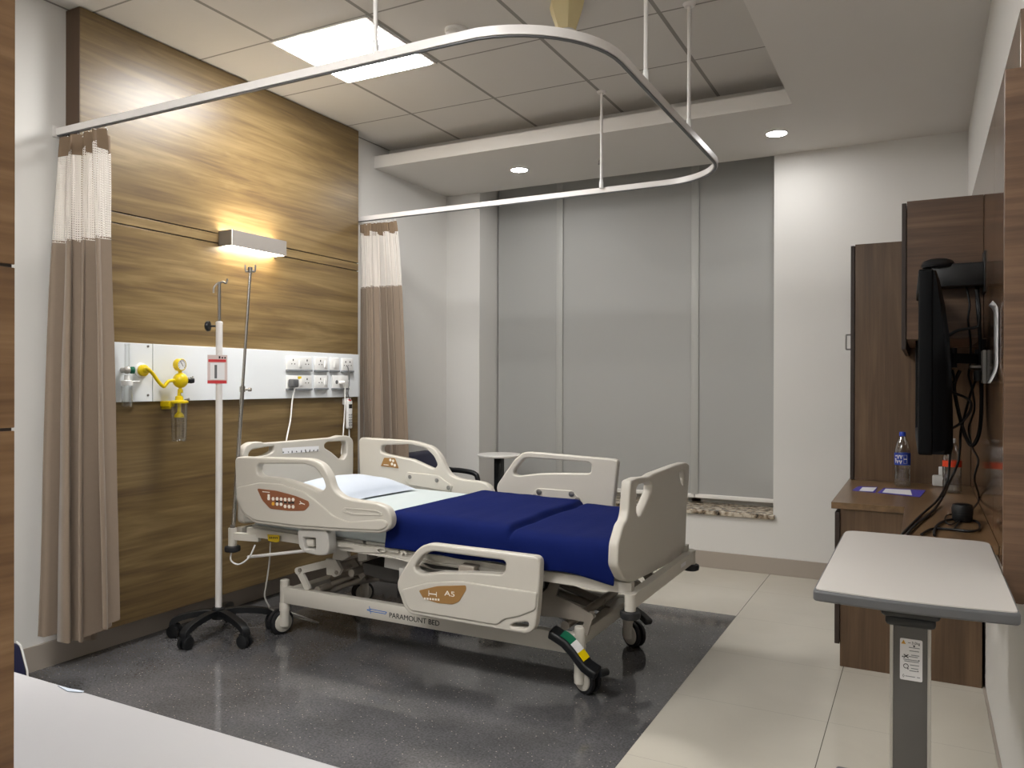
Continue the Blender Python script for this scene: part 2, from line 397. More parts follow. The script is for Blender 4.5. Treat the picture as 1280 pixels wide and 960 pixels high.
def text_mesh(body, size, ext=.0006):
    cu = bpy.data.curves.new('tmp', 'FONT'); cu.body = body; cu.size = size; cu.extrude = ext
    ob = bpy.data.objects.new('tmp', cu); C.objects.link(ob)
    dg = bpy.context.evaluated_depsgraph_get(); dg.update()
    me = bpy.data.meshes.new_from_object(ob.evaluated_get(dg)); bpy.data.objects.remove(ob); bpy.data.curves.remove(cu)
    return me
def text_on_y(body, size, x, y, z, sx=1):
    """lettering facing the -y side, starting at x, baseline z"""
    me = text_mesh(body, size); me.transform(Matrix(((sx, 0, 0, x), (0, 0, -1, y), (0, 1, 0, z), (0, 0, 0, 1)))); return me
def PY(l, y): return [aty(a, b, y) for a, b in l]
def PX(l, x): return [atx(a, b, x) for a, b in l]
def PZ(l, z): return [atz(a, b, z) for a, b in l]
def struct(o): o['kind'] = 'structure'; return o

# ------------------------------------------------------------------ THE ROOM
WX, RX, YB, YF = -3.485, .238, 5.48, -2.2      # left wall, right wall, back wall, wall behind the camera
ZC, ZS = 2.987, 2.815                          # tiled ceiling, lower plaster soffit
RXF = 1.6
YV = 4.40
struct(B().box(WX, RX+2, YF, 6.1, -.1, 0).build('floor', 'floor', smooth=0))
struct(B().box(WX, -.905, .45, YV, 0.0, .0015).build('trim_1', 'vinyl', smooth=0, label='dark grey speckled vinyl floor area under the bed'))
struct(B().box(WX-.1, WX, YF, 6.1, 0, ZC+.1).build('wall_left', 'wall', smooth=0))
WX0, WX1, WZ0, WZ1 = -3.17, -.888, .40, 2.97   # window opening
wb = B()
wb.box(WX, WX0, YB, 6.1, 0, ZC+.1).box(WX1, RX+.15, YB, 6.1, 0, ZC+.1).box(WX0, WX1, YB, 6.1, 0, WZ0-.03).box(WX0, WX1, YB, 6.1, WZ1, ZC+.1)
struct(wb.build('wall_back', 'wall', smooth=0))
struct(B().box(RX, RX+.1, 1.4, YB, 0, ZC+.1).box(RX, RX+2, 1.3, 1.4, 0, ZC+.1).box(RX+1.9, RX+2, YF, 1.3, 0, ZC+.1).build('wall_right', 'wall', smooth=0))
struct(B().box(WX, RX+2, YF-.1, YF, 0, ZC+.1).build('wall_front', 'wall', smooth=0))
# tiled ceiling and the lowered plaster border on the window side and the right side
SX, SY = -.640, 4.512
struct(B().box(WX, -.5, YF, SY+.2, ZC, ZC+.08).build('ceiling', 'tiles', smooth=0))
sf = B()
sf.box(WX, RX+.1, SY, YB+.01, ZS, ZS+.012).box(SX, RX+2, YF, SY-.0005, ZS, ZS+.012)
sf.box(WX, SX+.015, SY, SY+.015, ZS+.012, 2.90).box(SX, SX+.015, YF, SY, ZS+.012, 2.90)
sf.box(WX, SX+.16, SY+.18, SY+.2, ZS+.012, ZC+.05).box(SX+.14, SX+.16, YF, SY+.18, ZS+.012, ZC+.05)
struct(sf.build('trim_2', 'ceil', smooth=0))
# skirting
sk = B().box(WX, WX+.012, YF, YB, 0, .113, .002)
struct(sk.build('baseboard_left', 'skirt', smooth=0))
sk = B().box(WX+.012, RX, YB-.012, YB, 0, .113, .002)
struct(sk.build('baseboard_back', 'skirt', smooth=0))
struct(B().box(RX-.01, RX, 1.4, 3.84, 0, .008).build('baseboard_right', 'skirt', smooth=0))

# window: granite sill, frame, dark night glass, three roller blinds
struct(B().box(WX0-.0, WX1+.0, YB-.0, 6.05, WZ0-.03, WZ0, .003).box(WX0-.02, WX1+.012, YB-.03, YB+.002, WZ0-.03, WZ0, .004).build('trim_3', 'granite', smooth=0))
YBL = 5.775
fr = B()
mull = [aty(701, 420, 5.84).x, aty(871, 420, 5.84).x]
fr.box(WX0, WX1, 5.84, 5.90, WZ0, WZ0+.06).box(WX0, WX1, 5.84, 5.90, WZ1-.06, WZ1)
for x in [WX0+.03, WX1-.03]+mull: fr.box(x-.035, x+.035, 5.84, 5.90, WZ0, WZ1)
win1 = struct(fr.build('window_1', 'frame_win', smooth=0))
B().box(WX0, WX1, 5.90, 5.91, WZ0, WZ1).build('pane', 'glass', win1, smooth=0)
bl = [aty(623, 420, YBL).x] + [aty(700, 420, YBL).x]*2 + [aty(869, 420, YBL).x]*2 + [WX1-.004]
bl[1] -= .002; bl[2] += .002; bl[3] -= .002; bl[4] += .002
names = ['leftmost grey roller blind of the window, beside the left reveal', 'wide middle grey roller blind behind the far bed rail', 'rightmost grey roller blind, nearest the tall cupboard']
for i in range(3):
    x0, x1 = bl[2*i], bl[2*i+1]
    t = thing('roller_blind', ((x0+x1)/2, YBL, .44), names[i], 'blind', 'grey roller blinds in the window')
    bm = B(); NX, NZ = 18, 40; vs = []
    for k in range(NZ+1):
        row = []
        for j in range(NX+1):
            x = x0+(x1-x0)*j/NX; z = .462+(2.90-.462)*k/NZ
            y = YBL + .004*noise.noise(Vector((x*2.2, z*.5, i*3.1)))
            if i == 2 and j > NX*.5: y -= .028*max(0, (j/NX-.5)*2)**2*math.exp(-((z-.62)/.16)**2)
            row.append(bm.bm.verts.new((x, y, z)))
        vs.append(row)
    for k in range(NZ):
        for j in range(NX): bm.bm.faces.new((vs[k][j], vs[k][j+1], vs[k+1][j+1], vs[k+1][j]))
    bm.build('fabric', 'blind', t, smooth=180)
    B().box(x0, x1, YBL-.008, YBL+.008, .435, .465, .004).build('bottom_bar', 'white', t, label='white bottom bar')
    B().cyl((x0, YBL+.02, 2.92), (x1, YBL+.02, 2.92), .025).build('roller', 'white', t)
    if i < 2: B().box(x1-.026, x1+.030, YBL-.012, YBL-.007, .466, 2.90, .002).build('joint_strip', 'strip', t, label='paler strip along the joint with the next blind')

# ------------------------------------------------------------------ wood cladding behind the bed
PXF = -3.385
PY0, PY1 = 2.236, 4.213
G1, G2 = 2.087, 2.034
t = thing('headwall_panel', (PXF-.05, 3.2, .12), 'tall oak laminate wall panel behind the bed, with two level grooves', 'wall panel')
B().box(WX, PXF, PY0, PY1, G1+.003, ZC-.006, .001).build('upper_board', 'head_wood', t, smooth=0)
B().box(WX, PXF, PY0, PY1, G2+.003, G1-.003, .001).build('groove_band', 'head_wood', t, smooth=0)
B().box(WX, PXF, PY0, PY1, .12, G2-.003, .001).build('lower_board', 'head_wood', t, smooth=0)
B().box(WX, PXF-.012, PY0+.002, PY1-.002, G2-.01, G1+.01).build('groove_backing', 'edge', t, smooth=0)
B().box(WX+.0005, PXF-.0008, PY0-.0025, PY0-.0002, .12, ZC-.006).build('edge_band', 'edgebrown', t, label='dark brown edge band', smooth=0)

# white service panel
SPX = PXF+.018
t = thing('service_panel', (PXF, 3.2, 1.185), 'long white bedhead service panel across the oak wall', 'panel')
seam_y = atx(191, 440, SPX).y
B().box(PXF, SPX, PY0+.01, seam_y-.002, 1.186, 1.47, .0015).build('cover_sheet', 'trunk', t, smooth=0)
B().box(PXF, SPX, seam_y+.002, PY1-.012, 1.186, 1.47, .0015).build('cover_sheet', 'trunk', t, smooth=0)
B().box(PXF, SPX-.004, PY0+.012, PY1-.014, 1.188, 1.468).build('back_box', 'seam', t, smooth=0)
for p in ((185, 433), (185, 494)):
    q = atx(*p, SPX); B().cyl(q, q+Vector((.002, 0, 0)), .006, n=12).build('screw', 'steel', t)

def plate_box(y0, y1, z0, z1):
    return B().box(SPX, SPX+.012, y0, y1, z0, z1, .004)
def pins(b, y, z, s=1):
    b.box(SPX+.0115, SPX+.0128, y-.004*s, y+.004*s, z+.014, z+.026)
    b.box(SPX+.0115, SPX+.0128, y-.016, y-.009, z-.006, z); b.box(SPX+.0115, SPX+.0128, y+.009, y+.016, z-.006, z); return b
def socket(name, pxs, label, cat, outlets, group=None, switch=None):
    (xa, ya), (xb, yb) = pxs
    a = atx(xa, ya, SPX); b = atx(xb, yb, SPX); y0, y1 = a.y, b.y; z1, z0 = a.z, b.z
    t = thing(name, (SPX, (y0+y1)/2, z0), label, cat, group)
    plate_box(y0, y1, z0, z1).build('face_plate', 'whitepl', t)
    B().box(SPX, SPX+.02, y0, y1, z0-.006, z0+.006, .002).build('lower_lip', 'seam', t)
    zc = (z0+z1)/2
    for f in outlets:
        y = y0+(y1-y0)*f; pins(B(), y, zc).build('pin_holes', 'ink', t, smooth=0)
    for f in (switch or []):
        y = y0+(y1-y0)*f; B().box(SPX+.011, SPX+.018, y-.013, y+.013, zc-.022, zc+.022, .003).build('rocker_switch', 'whitepl', t)
    return t, y0, y1, zc
socket('power_socket', ((357, 445), (388, 463.5)), 'upper left white twin power socket with two empty outlets, nothing plugged in', 'power socket', (.24, .8), 'white wall sockets', (.52,))
socket('power_socket', ((392, 446), (408, 464)), 'upper white single power socket, right of the empty twin socket', 'power socket', (.42,), 'white wall sockets', (.82,))
socket('wall_switch', ((411.5, 447), (422.5, 464)), 'narrow plain white wall switch in the upper row of sockets', 'switch', (), 'white wall sockets', (.5,))
socket('data_socket', ((426, 448), (440, 464.5)), 'white data socket at the upper right end with a thin dark lead', 'data socket', (.3, .68), 'white wall sockets')
tw, ty0, ty1, tzc = socket('power_socket', ((357, 469), (388, 486.5)), 'lower left white twin power socket with a grey plug in it', 'power socket', (.8,), 'white wall sockets', (.55,))
socket('power_socket', ((392, 469), (408, 486)), 'lower white single power socket, below the other single one', 'power socket', (.42,), 'white wall sockets', (.8,))
cs, cy0, cy1, czc = socket('call_socket', ((414, 469), (434, 486)), 'lower right white call socket with a white plug and cord', 'socket', (), 'white wall sockets')
B().cyl((SPX+.0115, cy0+.04, czc), (SPX+.013, cy0+.04, czc), .013, n=16).build('jack', 'greypl', cs)
B().box(SPX+.012, SPX+.0132, ty0+.09, ty0+.12, tzc+.02, tzc+.036).build('sticker', 'yellow', tw, label='yellow sticker')
# plug + cord hanging down behind the bed
q = atx(366, 479, SPX+.03)
t = thing('bed_power_cord', (SPX+.02, q.y, .76), 'white power cord from the lower twin socket down behind the bed head', 'cord')
B().box(SPX+.0125, SPX+.06, q.y-.025, q.y+.025, q.z-.025, q.z+.025, .01, 3).build('plug', 'greypl', t)
pts = [Vector((SPX+.05, q.y, q.z-.02)), atx(365.5, 500, -3.33), atx(363, 525, -3.32), atx(358, 550, -3.30), atx(354, 580, -3.26), Vector((-3.22, 3.50, .62)), Vector((-3.2, 3.45, .5))]
B().tube(pts, .0045, 8).build('cable', 'whitepl', t)
q = atx(430, 478, SPX+.03)
t = thing('call_socket_cable', (SPX+.02, q.y, .7), 'white cord hanging from the call socket at the right end of the panel', 'cord')
B().cyl((SPX+.0125, q.y-.02, q.z), (SPX+.05, q.y-.01, q.z), .014, .01).build('plug', 'whitepl', t)
pts = [Vector((SPX+.045, q.y-.008, q.z)), atx(431.5, 490, -3.33), atx(430.5, 520, -3.33), atx(428.5, 550, -3.32), atx(427.5, 575, -3.31), Vector((-3.28, 4.03, .6))]
B().tube(pts, .004, 8).build('cable', 'whitepl', t)
# handset
q0 = atx(437, 500, -3.345); q1 = atx(436, 536, -3.345)
t = thing('nurse_call_handset', (-3.35, q0.y, q1.z), 'white nurse call handset hung beside the right curtain', 'handset')
yc = q0.y; w = .026
B().box(-3.362, -3.338, yc-w, yc+w, q1.z, q0.z, .01, 3).build('handset_body', 'whitepl', t)
B().box(-3.3385, -3.3365, yc-.016, yc+.016, q0.z-.055, q0.z-.028).build('display', 'ink', t, smooth=0)
kb = B()
for r in range(5):
    for c in range(3): kb.box(-3.3385, -3.336, yc-.015+.012*c, yc-.009+.012*c, q1.z+.02+.017*r, q1.z+.029+.017*r, .001)
kb.build('keypad', 'seam', t)
B().ball((-3.346, yc, q0.z-.004), .012, (.7, 1.3, .7)).build('call_button', 'red', t, label='red call button')
B().box(PXF, -3.355, yc-w-.002, yc+w+.002, q0.z-.03, q0.z+.012, .004).build('holder', 'whitepl', t)
lead = atx(433, 457, SPX+.014)
B().tube([lead, lead+Vector((.012, .004, -.02)), atx(436.5, 478, -3.34), atx(435, 492, -3.335), Vector((-3.34, yc, q0.z))], .003, 8).build('lead', 'greypl', t, label='thin dark lead')
B().tube([Vector((-3.35, yc, q1.z+.004)), atx(436.5, 545, -3.345), atx(436.5, 560, -3.34), Vector((-3.33, yc, .7))], .004, 8).build('tail_cable', 'whitepl', t)

# ------------------------------------------------------------------ wall lamp (up and down light)
lx0, lx1, ly0, ly1, lz0, lz1 = PXF, -3.285, 3.026, 3.435, 2.017, 2.103
t = thing('wall_lamp', (PXF, 3.23, lz0), 'grey box wall lamp glowing up and down on the oak panel', 'lamp')
B().box(lx1-.004, lx1, ly0, ly1, lz0, lz1, .001).box(lx0, lx1, ly0, ly0+.004, lz0, lz1, .001).box(lx0, lx1, ly1-.004, ly1, lz0, lz1, .001).box(lx0, lx0+.004, ly0, ly1, lz0+.01, lz1-.01).build('housing', 'lampgrey', t, smooth=0)
B().box(lx0+.005, lx1-.005, ly0+.005, ly1-.005, lz0+.004, lz0+.009).build('lower_diffuser', 'glowl', t, smooth=0)
B().box(lx0+.005, lx1-.005, ly0+.005, ly1-.005, lz1-.012, lz1-.007).build('upper_diffuser', 'glowl', t, smooth=0)
B().box(lx1-.0045, lx1+.001, ly0-.001, ly0+.004, lz0, lz1).build('corner_trim', 'white', t, smooth=0)

# ------------------------------------------------------------------ suction unit
def wp(px, py, x): return atx(px, py, x)
sx_ = -3.30
t = thing('suction_regulator', (SPX, 2.68, .98), 'yellow suction regulator with dial gauge and clear jar on the white panel', 'suction unit')
a = wp(176, 463, SPX)
B().lathe((SPX, a.y, a.z), [(.036, 0), (.036, .006), (.026, .012)], axis=(1, 0, 0)).build('wall_flange', 'whitepl', t, label='white wall flange')
B().lathe((SPX+.006, a.y, a.z), [(.028, 0), (.028, .02), (.02, .024), (.014, .026), (.014, .05), (.009, .052), (.009, .06)], axis=(1, 0, 0)).build('wall_probe', 'yellow', t)
B().tube([Vector((SPX+.05, a.y, a.z)), wp(184, 461, -3.30), wp(190, 466, sx_), wp(198, 477, sx_), wp(204, 483, sx_), wp(207, 481, sx_), wp(211, 476.5, sx_), wp(219, 475.5, sx_)], .0085, 12).build('connecting_pipe', 'yellow', t)
bc = wp(225.5, 475.5, sx_)
B().ball(bc, .037, (1, 1, 1.05), 24).cyl(bc+Vector((0, 0, -.06)), bc+Vector((0, 0, -.03)), .008).lathe(bc+Vector((0, 0, -.062)), [(.013, 0), (.013, .018)], n=6).build('regulator_body', 'yellow', t)
d = Vector((.75, .5, 0)).normalized()
kd = Vector((.35, .93, 0)).normalized()
B().cyl(bc+kd*.03, bc+kd*.05, .014).cyl(bc+kd*.05, bc+kd*.066, .016, .013).build('adjusting_knob', 'black', t)
B().cyl(bc+kd*.058+Vector((0, 0, .006)), bc+kd*.062+Vector((0, 0, .022)), .004).build('toggle', 'alum', t)
gc = wp(224.5, 456, sx_)
gd = Vector((.88, -.47, 0)).normalized()
gd = Vector((.97, .1, 0)).normalized()
B().cyl(bc+Vector((0, 0, .03)), gc-Vector((0, 0, .02)), .009).lathe(gc-gd*.016, [(.028, 0), (.031, .004), (.031, .03), (.027, .033), (.025, .030)], axis=gd).build('gauge_case', 'yellow', t)
B().lathe(gc+gd*.0143, [(.0255, 0), (.0255, .0015)], axis=gd).build('gauge_dial', 'paper', t, label='white gauge dial')
up = Vector((0, 0, 1)); rt = up.cross(gd).normalized()
nb = B().bar([gc+gd*.0162+up*.018-rt*.012, gc+gd*.0162-up*.008+rt*.008], .0025, .001, rt)
for k in range(11):
    an = math.radians(-130+26*k); e = up*math.cos(an)+rt*math.sin(an)
    nb.bar([gc+gd*.0162+e*.018, gc+gd*.0162+e*.023], .002, .001, e.cross(gd))
nb.build('gauge_needle', 'ink', t, smooth=0)
jc = wp(224, 502, sx_)
jt = jc.z-.004
pb = B().box(PXF+.0005, PXF+.008, wp(203, 503, PXF+.01).y, wp(210, 503, PXF+.01).y+.03, jt-.035, jt+.02, .003)
pb.box(PXF+.006, sx_-.01, jc.y-.05, jc.y-.018, jt-.022, jt+.008, .004)
pb.build('bracket', 'yellow', t)
B().lathe((sx_, jc.y, jt), [(.043, -.004), (.044, 0), (.044, .006), (.035, .010), (.020, .012), (.018, .03), (.009, .034), (.008, .05)]).build('jar_lid', 'yellow', t)
B().cyl((sx_+.01, jc.y+.025, jt+.012), (sx_+.02, jc.y+.045, jt+.016), .006).build('outlet_nozzle', 'steel', t)
zb = wp(223, 552, sx_).z
B().lathe((sx_, jc.y, zb), [(.030, 0), (.034, .004), (.036, .02), (.040, jt-zb-.004), (.0385, jt-zb-.004), (.0345, .02), (.032, .006), (.001, .004)], cap=False).build('jar', 'clear', t, label='clear graduated jar')
gb = B()
for k in range(9): gb.bar([(sx_+.034, jc.y-.016, zb+.03+.012*k), (sx_+.0375, jc.y+.0, zb+.03+.012*k)], .0015, .0008, (0, 0, 1))
gb.build('graduation_marks', 'ink', t, smooth=0)
B().cyl((sx_, jc.y, jt), (sx_, jc.y, jt-.05), .009).lathe((sx_, jc.y, jt-.075), [(.024, 0), (.022, .012), (.014, .022), (.009, .026)]).build('float_valve', 'yellow', t)

# oxygen flowmeter, half hidden by the left curtain
t = thing('oxygen_flowmeter', (SPX, 2.42, 1.19), 'clear oxygen flowmeter with green knob at the left curtain edge', 'flowmeter')
ox = -3.33; oy = 2.435
B().cyl((SPX, oy, 1.338), (ox+.0, oy, 1.338), .012).ball((ox, oy, 1.338), .018).build('valve_body', 'alum', t)
B().lathe((ox, oy+.016, 1.338), [(.014, 0), (.017, .004), (.017, .018), (.012, .022)], axis=(.5, .8, 0)).build('flow_knob', 'green', t, label='green flow knob')
B().cyl((ox, oy, 1.352), (ox, oy, 1.456), .011).cyl((ox, oy, 1.456), (ox, oy, 1.462), .012).build('flow_tube', 'clear', t)
B().lathe((ox, oy, 1.265), [(.026, 0), (.026, .022), (.012, .026), (.012, .05)]).cyl((ox, oy+.02, 1.282), (ox+.01, oy+.06, 1.284), .005).build('humidifier_lid', 'whitepl', t)
B().lathe((ox, oy, 1.165), [(.022, 0), (.024, .004), (.025, .1), (.0235, .1), (.0225, .006), (.001, .004)], cap=False).build('humidifier_bottle', 'clear', t)

# ------------------------------------------------------------------ curtain track
ZT = 2.40
cx, yn, yf_ = -.935, 2.195, 4.325
path = [(WX+.004, yn), (-3.0, yn), (-2.4, yn), (-1.75, yn), (-1.45, yn)]
R_ = .40
for k in range(1, 13):
    an = -PI/2 + PI/2*k/12; path.append((cx-R_+R_*math.cos(an), yn+R_+R_*math.sin(an)))
R2 = .36
path += [(cx, 2.9), (cx, 3.4), (cx, yf_-R2)]
for k in range(1, 13):
    an = PI/2*k/12; path.append((cx-R2+R2*math.cos(an), yf_-R2+R2*math.sin(an)))
path += [(-1.6, yf_), (-2.2, yf_), (-2.8, yf_), (WX+.004, yf_)]
t = thing('curtain_track', (-2.0, 3.2, ZT), 'white bent curtain track hung from the ceiling around the bed', 'curtain track')
p3 = [Vector((x, y, ZT+.014)) for x, y in path]
tr = B().bar(p3, .03, .022, (0, 0, 1)); tr.build('track', 'whitemetal', t, smooth=30)
B().bar([p-Vector((0, 0, .0165)) for p in p3], .006, .012, (0, 0, 1)).build('track_slot', 'greypl', t, label='dark slot under the track', smooth=30)
for y in (yn, yf_): B().box(WX, WX+.006, y-.025, y+.025, ZT-.012, ZT+.04, .002).build('wall_flange', 'whitemetal', t)
for x, y, zt in ((-1.69, yn, ZC), (cx, 2.871, ZC), (cx, 3.49, ZC), (-1.67, yf_-.02, ZC)):
    r = B().cyl((x, y, ZT+.06), (x, y, zt-.01), .008).build('drop_rod', 'whitemetal', t)
    B().lathe((x, y, ZT+.022), [(.012, 0), (.012, .03), (.009, .05)]).build('rod_clamp', 'whitepl', r)
    B().lathe((x, y, zt-.012), [(.022, 0), (.03, .012)]).build('ceiling_flange', 'whitemetal', r)
for px, py in ((640, 40), (800, 100), (889, 195)):
    pass

# ------------------------------------------------------------------ curtains
def curtain(name, label, top, bot, z_top, z_hdr, z_net, z_bot_f, amp_top, amp_bot, folds, seed, root_loc, hang, tears=0):
    """plan curve from top[] (at the track) to bot[] (at the hem); cloth pleated in between"""
    t = thing(name, root_loc, label, 'curtain', 'taupe cubicle curtains')
    NU = folds*14; rnd = random.Random(seed); ph = [rnd.uniform(.6, 1.4) for _ in range(folds+1)]; dd = [rnd.uniform(-.5, .5) for _ in range(folds+1)]
    def along(poly, u):
        L = [0]
        for a, b in zip(poly, poly[1:]): L.append(L[-1]+math.hypot(b[0]-a[0], b[1]-a[1]))
        s = u*L[-1]
        for i in range(len(poly)-1):
            if s <= L[i+1] or i == len(poly)-2:
                f = (s-L[i])/max(1e-6, L[i+1]-L[i]); a, b = poly[i], poly[i+1]
                d = Vector((b[0]-a[0], b[1]-a[1])).normalized()
                return Vector((a[0]+(b[0]-a[0])*f, a[1]+(b[1]-a[1])*f)), Vector((-d.y, d.x))
    def point(u, z):
        f = (z_top-z)/(z_top-.15); f = max(0, min(1, f)); ff = f**.7
        p0, n0 = along(top, u); p1, n1 = along(bot, u); p = p0*(1-ff)+p1*ff; n = (n0*(1-ff)+n1*ff).normalized()
        k = min(folds-1, int(u*folds)); w = u*folds-k
        amp = (amp_top*(1-ff)+amp_bot*ff)*ph[k]
        s = math.sin(2*PI*w); s = math.copysign(abs(s)**.8, s)
        wob = .012*noise.noise(Vector((u*9, z*1.3, seed)))
        p = p + n*(amp*s*.5+wob) + Vector((-n.y, n.x))*(-.35*amp*math.sin(4*PI*w)*.4)
        return Vector((p.x, p.y, z))
    def band(nm, z1, z0f, z0w, m, uvs=False, NV=10):
        bm = bmesh.new(); uvl = bm.loops.layers.uv.new('UVMap'); g = []
        arc = [0]
        for i in range(NU): arc.append(arc[-1]+(point((i+1)/NU, z0w)-point(i/NU, z0w)).length)
        for j in range(NV+1):
            row = []
            for i in range(NU+1):
                u = i/NU; zb = z0f(u); z = z1(u)+(zb-z1(u))*j/NV; row.append(bm.verts.new(point(u, z)))
            g.append(row)
        for j in range(NV):
            for i in range(NU):
                f = bm.faces.new((g[j][i], g[j][i+1], g[j+1][i+1], g[j+1][i]))
                for l, (ii, jj) in zip(f.loops, ((i, j), (i+1, j), (i+1, j+1), (i, j+1))): l[uvl].uv = (arc[ii], g[jj][ii].co.z)
        me = bpy.data.meshes.new(nm); bm.to_mesh(me); bm.free()
        return link_mesh(nm, me, m, t, smooth=180)
    zt = lambda u: z_top-.015*abs(math.sin(PI*u*folds))
    zh = lambda u: z_hdr(u) if callable(z_hdr) else z_hdr
    zn = lambda u: z_net
    band('header_band', zt, zh, z_top-.04, 'drape2', NV=4)
    band('net_top', zh, lambda u: z_net-.004, z_net+.1, 'net', NV=14)
    dr = band('drape', lambda u: z_net+.006, z_bot_f, 1.0, 'drape', NV=44)
    for k in range(hang):
        u = (k+.5)/hang; p = point(u, z_top); tp, _ = along(top, u)
        B().tube([Vector((tp.x, root_loc[1], ZT-.012)), Vector((tp.x+.006, root_loc[1]+.002, ZT-.024)), Vector((p.x, p.y, z_top-.012))], .0022, 6, sub=4).build('hook', 'whitepl', t)
    return t, point
lt, lpoint = curtain('cubicle_curtain', 'taupe curtain with white net top bunched at the left wall', [(-3.47, 2.20), (-3.36, 2.18), (-3.25, 2.20), (-3.13, 2.19)],
        [(-3.45, 2.12), (-3.36, 2.10), (-3.27, 2.15), (-3.20, 2.12), (-3.05, 2.20)], 2.378, lambda u: 2.30+.02*math.sin(u*23), 1.90,
        lambda u: (.17+.012*math.sin(u*9)) if u < .62 else .17+.09*(u-.62)/.38, .085, .15, 4, 3, (-3.30, 2.195, .15), 9)
rt_, rpoint = curtain('cubicle_curtain', 'taupe curtain with net top bunched between bed head and window wall', [(-3.46, 4.325), (-3.36, 4.31), (-3.26, 4.33), (-3.15, 4.325)],
        [(-3.44, 4.31), (-3.35, 4.36), (-3.25, 4.30), (-3.15, 4.36), (-3.02, 4.33)], 2.375, lambda u: 2.30+.015*math.sin(u*19), 1.935,
        lambda u: .18, .07, .07, 7, 11, (-3.28, 4.325, .15), 9)
cp_ = lpoint(.30, 1.83) + (CP-lpoint(.30, 1.83)).normalized()*.012
B().box(cp_.x-.010, cp_.x+.010, cp_.y-.001, cp_.y+.001, 1.80, 1.86, .0008).build('care_tag', 'paper', lt, label='small white care tag')

# ------------------------------------------------------------------ ceiling fittings
t = thing('ceiling_panel_light', (-2.59, 3.21, ZC-.012), 'bright square panel light in the tiled ceiling over the bed', 'light')
B().box(-2.895, -2.295, 2.905, 3.505, ZC-.010, ZC-.0005, .001).build('frame', 'whitemetal', t, smooth=0)
B().box(-2.875, -2.315, 2.925, 3.485, ZC-.014, ZC-.009).build('diffuser', 'glow', t, smooth=0)
def downlight(x, y, z, label):
    t = thing('downlight', (x, y, z-.004), label, 'light', 'round recessed downlights')
    B().lathe((x, y, z-.006), [(.060, 0), (.075, .003), (.075, .0055), (.060, .0055)], 36, cap=False).build('trim_ring', 'whitemetal', t)
    B().lathe((x, y, z-.0045), [(.056, 0), (.056, .003)], 36).build('lens', 'glowd', t)
downlight(-2.574, 5.014, ZS, 'round downlight near the top left corner of the window')
downlight(-.797, 5.002, ZS, 'round downlight above the right edge of the window')
downlight(-.2, .9, ZS, 'added unseen round downlight in the right ceiling border behind the viewer')  # this and the next one are unseen, added for more ambient light
downlight(.9, -.4, ZS, 'added unseen round downlight in the entrance passage behind the viewer')
for x, y in ((-2.0, .21), (-2.0, -1.0), (-1.4, .81)):  # unseen panels, added to brighten the room from the camera side
    t = thing('ceiling_panel_light', (x, y, ZC-.012), 'added unseen square panel light in the tiled ceiling near the entrance', 'light', 'added panel lights near the entrance')
    B().box(x-.295, x+.295, y-.295, y+.295, ZC-.010, ZC-.0005, .001).build('frame', 'whitemetal', t, smooth=0)
    B().box(x-.28, x+.28, y-.28, y+.28, ZC-.014, ZC-.009).build('diffuser', 'glow2', t, smooth=0)
t = thing('smoke_detector', (-2.0, 3.226, ZC-.05), 'small round white detector on the ceiling beside the panel light', 'detector')
B().lathe((-2.0, 3.226, ZC-.016), [(.052, 0), (.056, .004), (.056, .016)]).build('base_plate', 'white', t)
B().lathe((-2.02, 3.22, ZC-.05), [(.012, 0), (.026, .006), (.030, .034)]).build('sensor_cup', 'white', t)
t = thing('ceiling_fixture', (-1.425, 3.24, ZC-.12), 'cream tapered fixture hanging from the ceiling at the top of the view', 'ceiling fixture')
B().lathe((-1.425, 3.24, ZC-.12), [(.042, 0), (.046, .004), (.078, .09), (.085, .12)], 6).build('housing', 'cream', t, smooth=20)
B().lathe((-1.425, 3.24, ZC-.126), [(.030, 0), (.040, .005)], 20).build('lens', 'white', t)
t = thing('sprinkler_head', (-1.96, 5.03, ZS-.04), 'small metal fire sprinkler under the ceiling border by the window', 'sprinkler')
B().lathe((-1.96, 5.03, ZS-.006), [(.018, 0), (.024, .006)]).build('escutcheon', 'white', t)
B().cyl((-1.96, 5.03, ZS-.03), (-1.96, 5.03, ZS-.004), .006).build('nozzle', 'steel', t)
B().lathe((-1.96, 5.03, ZS-.036), [(.015, 0), (.015, .003)], 16).bar([(-1.968, 5.03, ZS-.035), (-1.968, 5.03, ZS-.01)], .003, .003, (1, 0, 0)).bar([(-1.952, 5.03, ZS-.035), (-1.952, 5.03, ZS-.01)], .003, .003, (1, 0, 0)).build('deflector', 'steel', t)

# ------------------------------------------------------------------ THE BED
bed = thing('hospital_bed', (-2.05, 3.31, 0), 'cream electric hospital bed with four side rails on the dark floor', 'bed')
YN, YFR = 2.785, 3.80           # outer faces of the near and far side rails
# --- base frame
bn, bf = 2.985, 3.625
b = B()
for y in (bn, bf): b.box(-2.86, -1.255, y-.02, y+.02, .168, .25, .004)
b.box(-2.84, -2.78, bn, bf, .19, .245, .004).box(-1.30, -1.25, bn, bf, .185, .245, .004)
for x in (-2.862, -1.245):
    for y in (bn, bf): b.cyl((x, y, .155), (x, y, .275), .024).lathe((x, y, .275), [(.024, 0), (.022, .006), (.014, .009)])
base = b.build('base_frame', 'frame', bed)
tw0 = aty(486, 770, bn-.0215)
tx = B().add(text_on_y('PARAMOUNT BED', .034, tw0.x, bn-.0206, .190, 1.0)).build('lettering', 'ink', base, label='black PARAMOUNT BED lettering', smooth=0)
lg = B(); x0 = -2.325
lg.bar([(x0+.02, bn-.021, .214), (x0+.115, bn-.021, .212)], .003, .0008, (0, 0, 1)).bar([(x0+.02, bn-.021, .203), (x0+.11, bn-.021, .203)], .003, .0008, (0, 0, 1))
